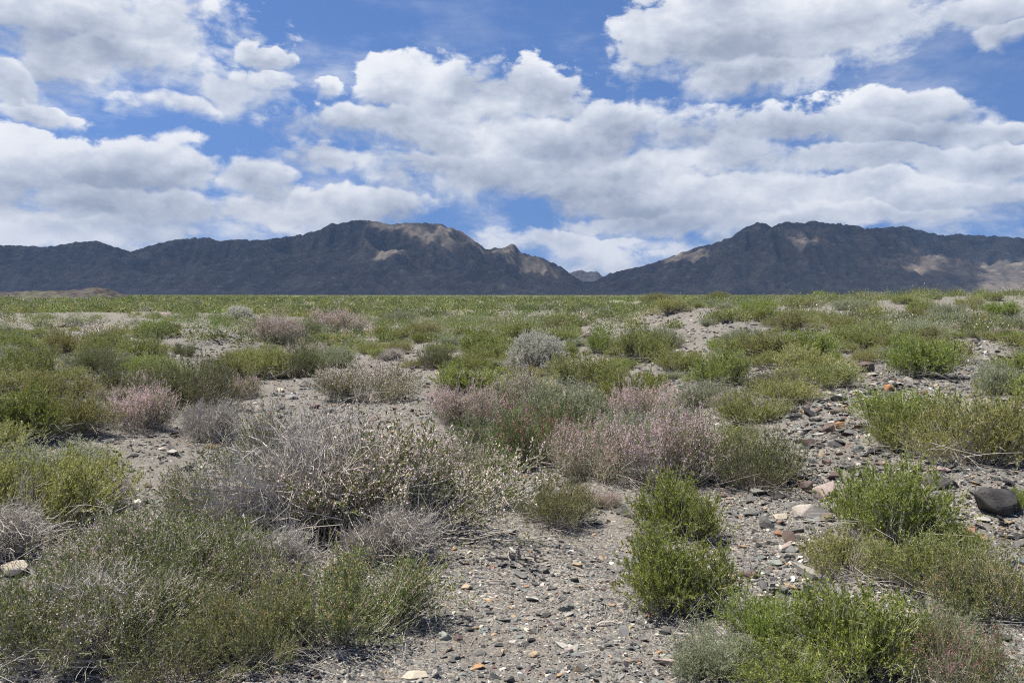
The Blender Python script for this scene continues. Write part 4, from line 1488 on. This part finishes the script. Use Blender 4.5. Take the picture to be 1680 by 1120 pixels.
ROCKS = [
    (1632, 852, 78, 50, 'charcoal', 'big cracked charcoal boulder at the right edge'),
    (1548, 806, 70, 30, 'charcoal', 'dark grey slab behind the airy green shrub'),
    (1545, 778, 34, 13, 'pink', 'flat pinkish stone lying behind the dark grey slab'),
    (1352, 822, 42, 38, 'pink', 'angular pinkish grey block, the tallest of the block cluster'),
    (1318, 850, 44, 30, 'white', 'white and brown weathered block'),
    (1360, 860, 36, 18, 'brown', 'reddish brown stone right of the white and brown block'),
    (1328, 862, 22, 11, 'green', 'small green grey stone under the white and brown block'),
    (1322, 806, 22, 22, 'maroon', 'dark maroon stone left of the angular pinkish block'),
    (1235, 848, 34, 11, 'slate', 'thin dark flat stone below the dark grey green shrub'),
    (1282, 852, 26, 11, 'cream', 'whitish stone left of the white and brown block'),
    (1458, 642, 30, 14, 'orange', 'orange tan block on the upper scree'),
    (1474, 640, 12, 10, 'brown', 'small rusty stone touching the orange tan block'),
    (1420, 612, 44, 20, 'maroon', 'long dark brown slab near the scree top'),
    (1378, 604, 20, 14, 'cream', 'cream tan stone near the scree top'),
    (1428, 598, 16, 9, 'slate', 'blue grey stone behind the dark brown slab'),
    (1382, 680, 42, 14, 'brown', 'flat brown slab in the middle of the scree'),
    (1412, 670, 20, 10, 'tan', 'tan wedge right of the flat brown slab'),
    (1360, 711, 22, 20, 'maroon', 'rounded purple brown stone below the flat brown slab'),
    (1378, 704, 18, 12, 'orange', 'tan orange stone touching the rounded purple brown one'),
    (1322, 679, 14, 8, 'orange', 'small bright orange stone left of the flat brown slab'),
    (1374, 658, 22, 12, 'charcoal', 'black stone above the flat brown slab'),
    (1440, 676, 22, 14, 'maroon', 'purplish stone right of the tan wedge'),
    (1250, 646, 26, 10, 'brown', 'flat brown stone in the thicket'),
    (1300, 688, 18, 9, 'grey', 'grey white stone left of the small orange one'),
    (1328, 734, 26, 16, 'maroon', 'dull purple stone on the lower scree'),
    (1500, 660, 18, 8, 'brown', 'brown chip right of the orange tan block'),
    (1278, 978, 36, 24, 'slate', 'dark slate block on the lower slope'),
    (1326, 980, 30, 30, 'slate', 'grey slate block beside the yellow flecked shrub'),
    (1250, 1032, 30, 36, 'green', 'pale green grey upright stone at the slope foot'),
    (1200, 1002, 16, 16, 'brown', 'rusty chip right of the clearing shrub'),
    (1228, 950, 32, 20, 'maroon', 'maroon stone left of the dark slate block'),
    (1262, 1000, 26, 18, 'grey', 'light grey stone under the dark slate block'),
    (1295, 1004, 22, 18, 'grey', 'grey stone between the slate blocks'),
    (1310, 1010, 16, 14, 'slate', 'little dark stone under the grey slate block'),
    (1270, 930, 34, 10, 'green', 'flat greenish slab above the dark slate block'),
    (1290, 920, 16, 12, 'slate', 'small slate stone above the flat greenish slab'),
    (1290, 902, 16, 14, 'pink', 'smooth pinkish stone on the slope below the block cluster'),
    (1500, 1010, 22, 10, 'tan', 'tan chip among the lower shrubs'),
    (730, 1052, 26, 17, 'green', 'pale blue green block in the gravel clearing'),
    (752, 1052, 18, 15, 'maroon', 'maroon block right of the pale blue green one'),
    (680, 1116, 48, 19, 'cream', 'cream slab at the bottom of the clearing'),
    (715, 1114, 14, 18, 'white', 'white stone right of the cream slab'),
    (785, 1102, 21, 10, 'orange', 'rust orange stone in the clearing'),
    (873, 1081, 24, 12, 'tan', 'yellow tan angular stone in the clearing'),
    (934, 1074, 16, 14, 'pink', 'pale pinkish stone in the clearing'),
    (950, 1107, 18, 17, 'tan', 'tan and brown rounded stone at the bottom of the clearing'),
    (1090, 1097, 40, 20, 'pink', 'smooth grey pink oval stone at the bottom right of the clearing'),
    (1047, 1088, 14, 9, 'maroon', 'small dark pebble left of the smooth oval stone'),
    (918, 1114, 14, 9, 'orange', 'little orange tan stone at the bottom of the clearing'),
    (976, 1112, 22, 10, 'slate', 'blue grey stone near the tan and brown one'),
    (857, 1098, 13, 10, 'green', 'pale blue grey pebble below the yellow tan stone'),
    (748, 1082, 16, 12, 'slate', 'purple grey stone below the maroon block'),
    (777, 998, 20, 11, 'maroon', 'flat maroon stone in the upper clearing'),
    (1010, 962, 22, 15, 'brown', 'reddish brown stone against the clearing shrub'),
    (935, 1000, 14, 12, 'slate', 'blue slate pebble in the middle of the clearing'),
    (765, 968, 22, 12, 'tan', 'half buried tan stone by the twig litter'),
    (897, 942, 14, 10, 'charcoal', 'black stone beside the dead stump'),
    (980, 862, 20, 9, 'slate', 'flat blue grey stone right of the small yellow tipped shrub'),
    (996, 858, 12, 10, 'tan', 'tan chip beside the flat blue grey stone'),
    (25, 950, 52, 30, 'cream', 'cream yellow boulder at the left edge'),
    (112, 918, 62, 28, 'slate', 'flat dark grey slab beside the cream boulder'),
    (151, 915, 11, 18, 'tan', 'upright tan chip at the end of the dark slab'),
    (220, 849, 24, 9, 'slate', 'flat slate stone right of the bare grey shrub'),
    (200, 865, 20, 7, 'brown', 'thin rusty stone below the flat slate one'),
    (283, 804, 18, 14, 'slate', 'blue grey cube shaped stone in the gravel patch'),
    (298, 806, 10, 8, 'cream', 'cream chip touching the blue grey cube shaped stone'),
    (368, 786, 36, 9, 'brown', 'long dark brown splinter of rock in the gravel patch'),
    (350, 777, 18, 7, 'grey', 'pale grey stone above the brown splinter'),
    (266, 740, 14, 8, 'cream', 'white tan stone by the dry grass'),
    (178, 727, 22, 10, 'grey', 'rounded grey stone below the pink topped sprays'),
    (328, 745, 14, 9, 'slate', 'dark grey stone below the small grey twiggy shrub'),
    (456, 645, 24, 8, 'cream', 'pale tan flat stone in the wash'),
    (478, 656, 26, 9, 'grey', 'grey flat stone in the wash'),
    (517, 671, 22, 12, 'maroon', 'dark stone left of the lone pale pink shrub'),
    (540, 680, 28, 13, 'grey', 'light grey stone below the lone pale pink shrub'),
    (462, 672, 13, 8, 'slate', 'slate stone in the wash edge'),
    (500, 632, 18, 10, 'grey', 'upright grey flake where the wash narrows'),
    (720, 662, 20, 7, 'grey', 'grey flat stone on the path right of the lone shrub'),
    (720, 615, 16, 8, 'orange', 'orange stone beside the dense green tuft'),
    (772, 714, 18, 6, 'tan', 'tan flake under the pink shrub with upright sprays'),
    (968, 556, 24, 16, 'pink', 'pale pink rock at the foot of the gravel mound'),
    (936, 552, 14, 7, 'cream', 'small pale rock left of the pale pink one'),
    (1105, 552, 14, 9, 'brown', 'rusty rock on the right of the gravel mound'),
    (1192, 533, 16, 8, 'charcoal', 'black rock on top of the gravel mound'),
    (62, 550, 22, 12, 'charcoal', 'dark rock of the pile at the left edge'),
    (80, 540, 14, 10, 'charcoal', 'dark rock topping the pile at the left edge'),
    (102, 537, 18, 9, 'brown', 'brown rock on the right of the dark pile'),
    (280, 545, 16, 8, 'brown', 'brown rock at the left end of the soil mound'),
    (350, 552, 18, 8, 'tan', 'tan rock on the brow of the soil mound'),
    (400, 548, 20, 9, 'brown', 'brown rock under the grey dome of the soil mound'),
]
for r_ in ROCKS:
    rock(*r_)


# ------------------------------------------------------------------ dead wood, dry grass, litter
def build_stump():
    x, y, t = ground_at(848, 918)
    rng = np.random.default_rng(3)
    root = bpy.data.objects.new('dead_stump', None)
    COL.objects.link(root)
    root.location = (x, y, zland(x, y))
    root['label'] = 'small weathered dead stump with splayed roots in the gravel clearing'
    root['category'] = 'stump'

    def limb(name, pts, r0, r1):
        p = np.array(pts, float)
        q = np.stack([np.interp(np.linspace(0, 1, 14), np.linspace(0, 1, len(p)), p[:, k]) for k in range(3)], -1)
        q = q + rng.normal(0, 0.0025, q.shape)
        v, f = tubes(q[None], np.array([r0]), np.array([r1]), 6)
        return link(name, make_mesh(name, v, f, None, False, [M['twig_brown']]), root)

    limb('trunk', [(0, 0, -0.02), (0.005, 0, 0.04), (0.0, 0.01, 0.10)], 0.022, 0.012)
    for pts, r0 in [([(0, 0, 0.01), (0.09, -0.01, 0.035), (0.19, -0.03, 0.012), (0.27, -0.02, 0.0)], 0.016),
                    ([(0, 0, 0.02), (-0.06, -0.02, 0.05), (-0.05, -0.09, 0.03), (0.01, -0.16, 0.0)], 0.010),
                    ([(0, 0, 0.01), (-0.12, -0.02, 0.03), (-0.24, -0.03, 0.012), (-0.33, -0.06, 0.0)], 0.014),
                    ([(0.02, 0, 0.01), (0.10, -0.07, 0.03), (0.13, -0.14, 0.0)], 0.010),
                    ([(0, 0, 0.01), (0.12, 0.05, 0.02), (0.22, 0.10, 0.0)], 0.012)]:
        limb('root', pts, r0, 0.003)


build_stump()


def stick(px, py, ln, turn, label, mat='twig_grey', r=0.006):
    x, y, t = ground_at(px, py)
    rng = np.random.default_rng(int(px))
    s = np.linspace(-0.5, 0.5, 9)
    p = np.stack([s * ln * math.cos(turn), s * ln * math.sin(turn), 0.012 + 0.05 * ln * np.cos(s * 4)], -1) + rng.normal(0, 0.003, (9, 3))
    v, f = tubes(p[None], np.array([r]), np.array([r * 0.5]), 6)
    o = link('stick', make_mesh('stick', v, f, None, False, [M[mat]]))
    o.location = (x, y, zland(x, y))
    o['label'] = label
    o['category'] = 'stick'


stick(1003, 1026, 0.14, 0.05, 'pale bent stick lying left of the lush green clearing shrub')
stick(815, 958, 0.24, 0.1, 'long curved twig lying below the dead stump', 'twig_brown')
stick(1190, 1075, 0.2, 2.4, 'thin straight twig lying left of the upright green shrub')


def grass_tuft(px, py, w, label, mat='leaf_straw', h=0.10, n=130):
    x, y, t = ground_at(px, py)
    rng = np.random.default_rng(int(px + py))
    a = rng.uniform(0, 2 * math.pi, n)
    rr = np.abs(rng.normal(0, 0.3, n)) * w
    p0 = np.stack([rr * np.cos(a) * 0.5, rr * np.sin(a) * 0.5, np.zeros(n)], -1)
    hh = h * rng.uniform(0.4, 1.1, n)
    p2 = np.stack([rr * np.cos(a) + rng.normal(0, w * 0.22, n), rr * np.sin(a) + rng.normal(0, w * 0.22, n), hh], -1)
    p1 = (p0 * 0.8 + p2 * 0.2) + np.stack([0 * hh, 0 * hh, hh * 0.45], -1)
    tt = np.linspace(0, 1, 5)[None, :, None]
    P = (1 - tt) ** 2 * p0[:, None] + 2 * tt * (1 - tt) * p1[:, None] + tt ** 2 * p2[:, None]
    v, f = tubes(P, np.full(n, 0.0016), np.full(n, 0.0006))
    o = link('grass_tuft', make_mesh('grass_tuft', v, f, None, False, [M[mat]]))
    o.location = (x, y, zland(x, y) - 0.005)
    o['label'] = label
    o['category'] = 'grass'


grass_tuft(280, 746, 0.07, 'golden dry grass tuft by the white tan stone in the gravel patch', h=0.05)
grass_tuft(345, 735, 0.16, 'flattened straw tuft below the small grey twiggy shrub', h=0.05)
grass_tuft(186, 792, 0.10, 'golden dry grass tuft beside the bare grey shrub', h=0.06)
grass_tuft(1655, 560, 0.75, 'bright green grassy clump near the right edge of the slope', 'leaf_grass', 0.34, 900)
grass_tuft(1545, 605, 0.40, 'low bright green herb clump right of the tall bushy shrub', 'leaf_grass', 0.12, 500)
grass_tuft(1345, 1025, 0.15, 'straw coloured sprigs under the grey slate block', h=0.08)


def build_litter():
    rng = np.random.default_rng(31)
    parts = []
    spots = [(s[0], s[1], s[2]) for s in SHRUBS if s[1] < 11]
    for (x, y, r) in spots:
        n = int(240 * r * r) + 40
        a = rng.uniform(0, 2 * math.pi, n)
        rr = r * np.abs(rng.normal(0.8, 0.35, n))
        cx, cy = x + rr * np.cos(a), y + rr * np.sin(a)
        ln = rng.uniform(0.02, 0.09, n)
        th = rng.uniform(0, math.pi, n)
        e = np.stack([ln * np.cos(th), ln * np.sin(th), rng.normal(0, 0.006, n)], -1)
        c = np.stack([cx, cy, land(cx, cy) - Z0 + 0.008], -1)
        P = np.stack([c - e, c + rng.normal(0, 0.004, (n, 3)), c + e], 1)
        parts.append(tubes(P, np.full(n, 0.0022), np.full(n, 0.001)))
    n = 1500
    y = np.sqrt(rng.uniform(2.6 ** 2, 8 ** 2, n))
    x = rng.uniform(-0.7, 0.7, n) * y
    ln = rng.uniform(0.015, 0.06, n)
    th = rng.uniform(0, math.pi, n)
    e = np.stack([ln * np.cos(th), ln * np.sin(th), rng.normal(0, 0.004, n)], -1)
    c = np.stack([x, y, land(x, y) - Z0 + 0.007], -1)
    parts.append(tubes(np.stack([c - e, c + rng.normal(0, 0.004, (n, 3)), c + e], 1), np.full(n, 0.0018), np.full(n, 0.001)))
    v, q = join(parts)
    link('twig_litter', make_mesh('twig_litter', v, q, None, False, [M['twig_grey']]), kind='stuff')


build_litter()
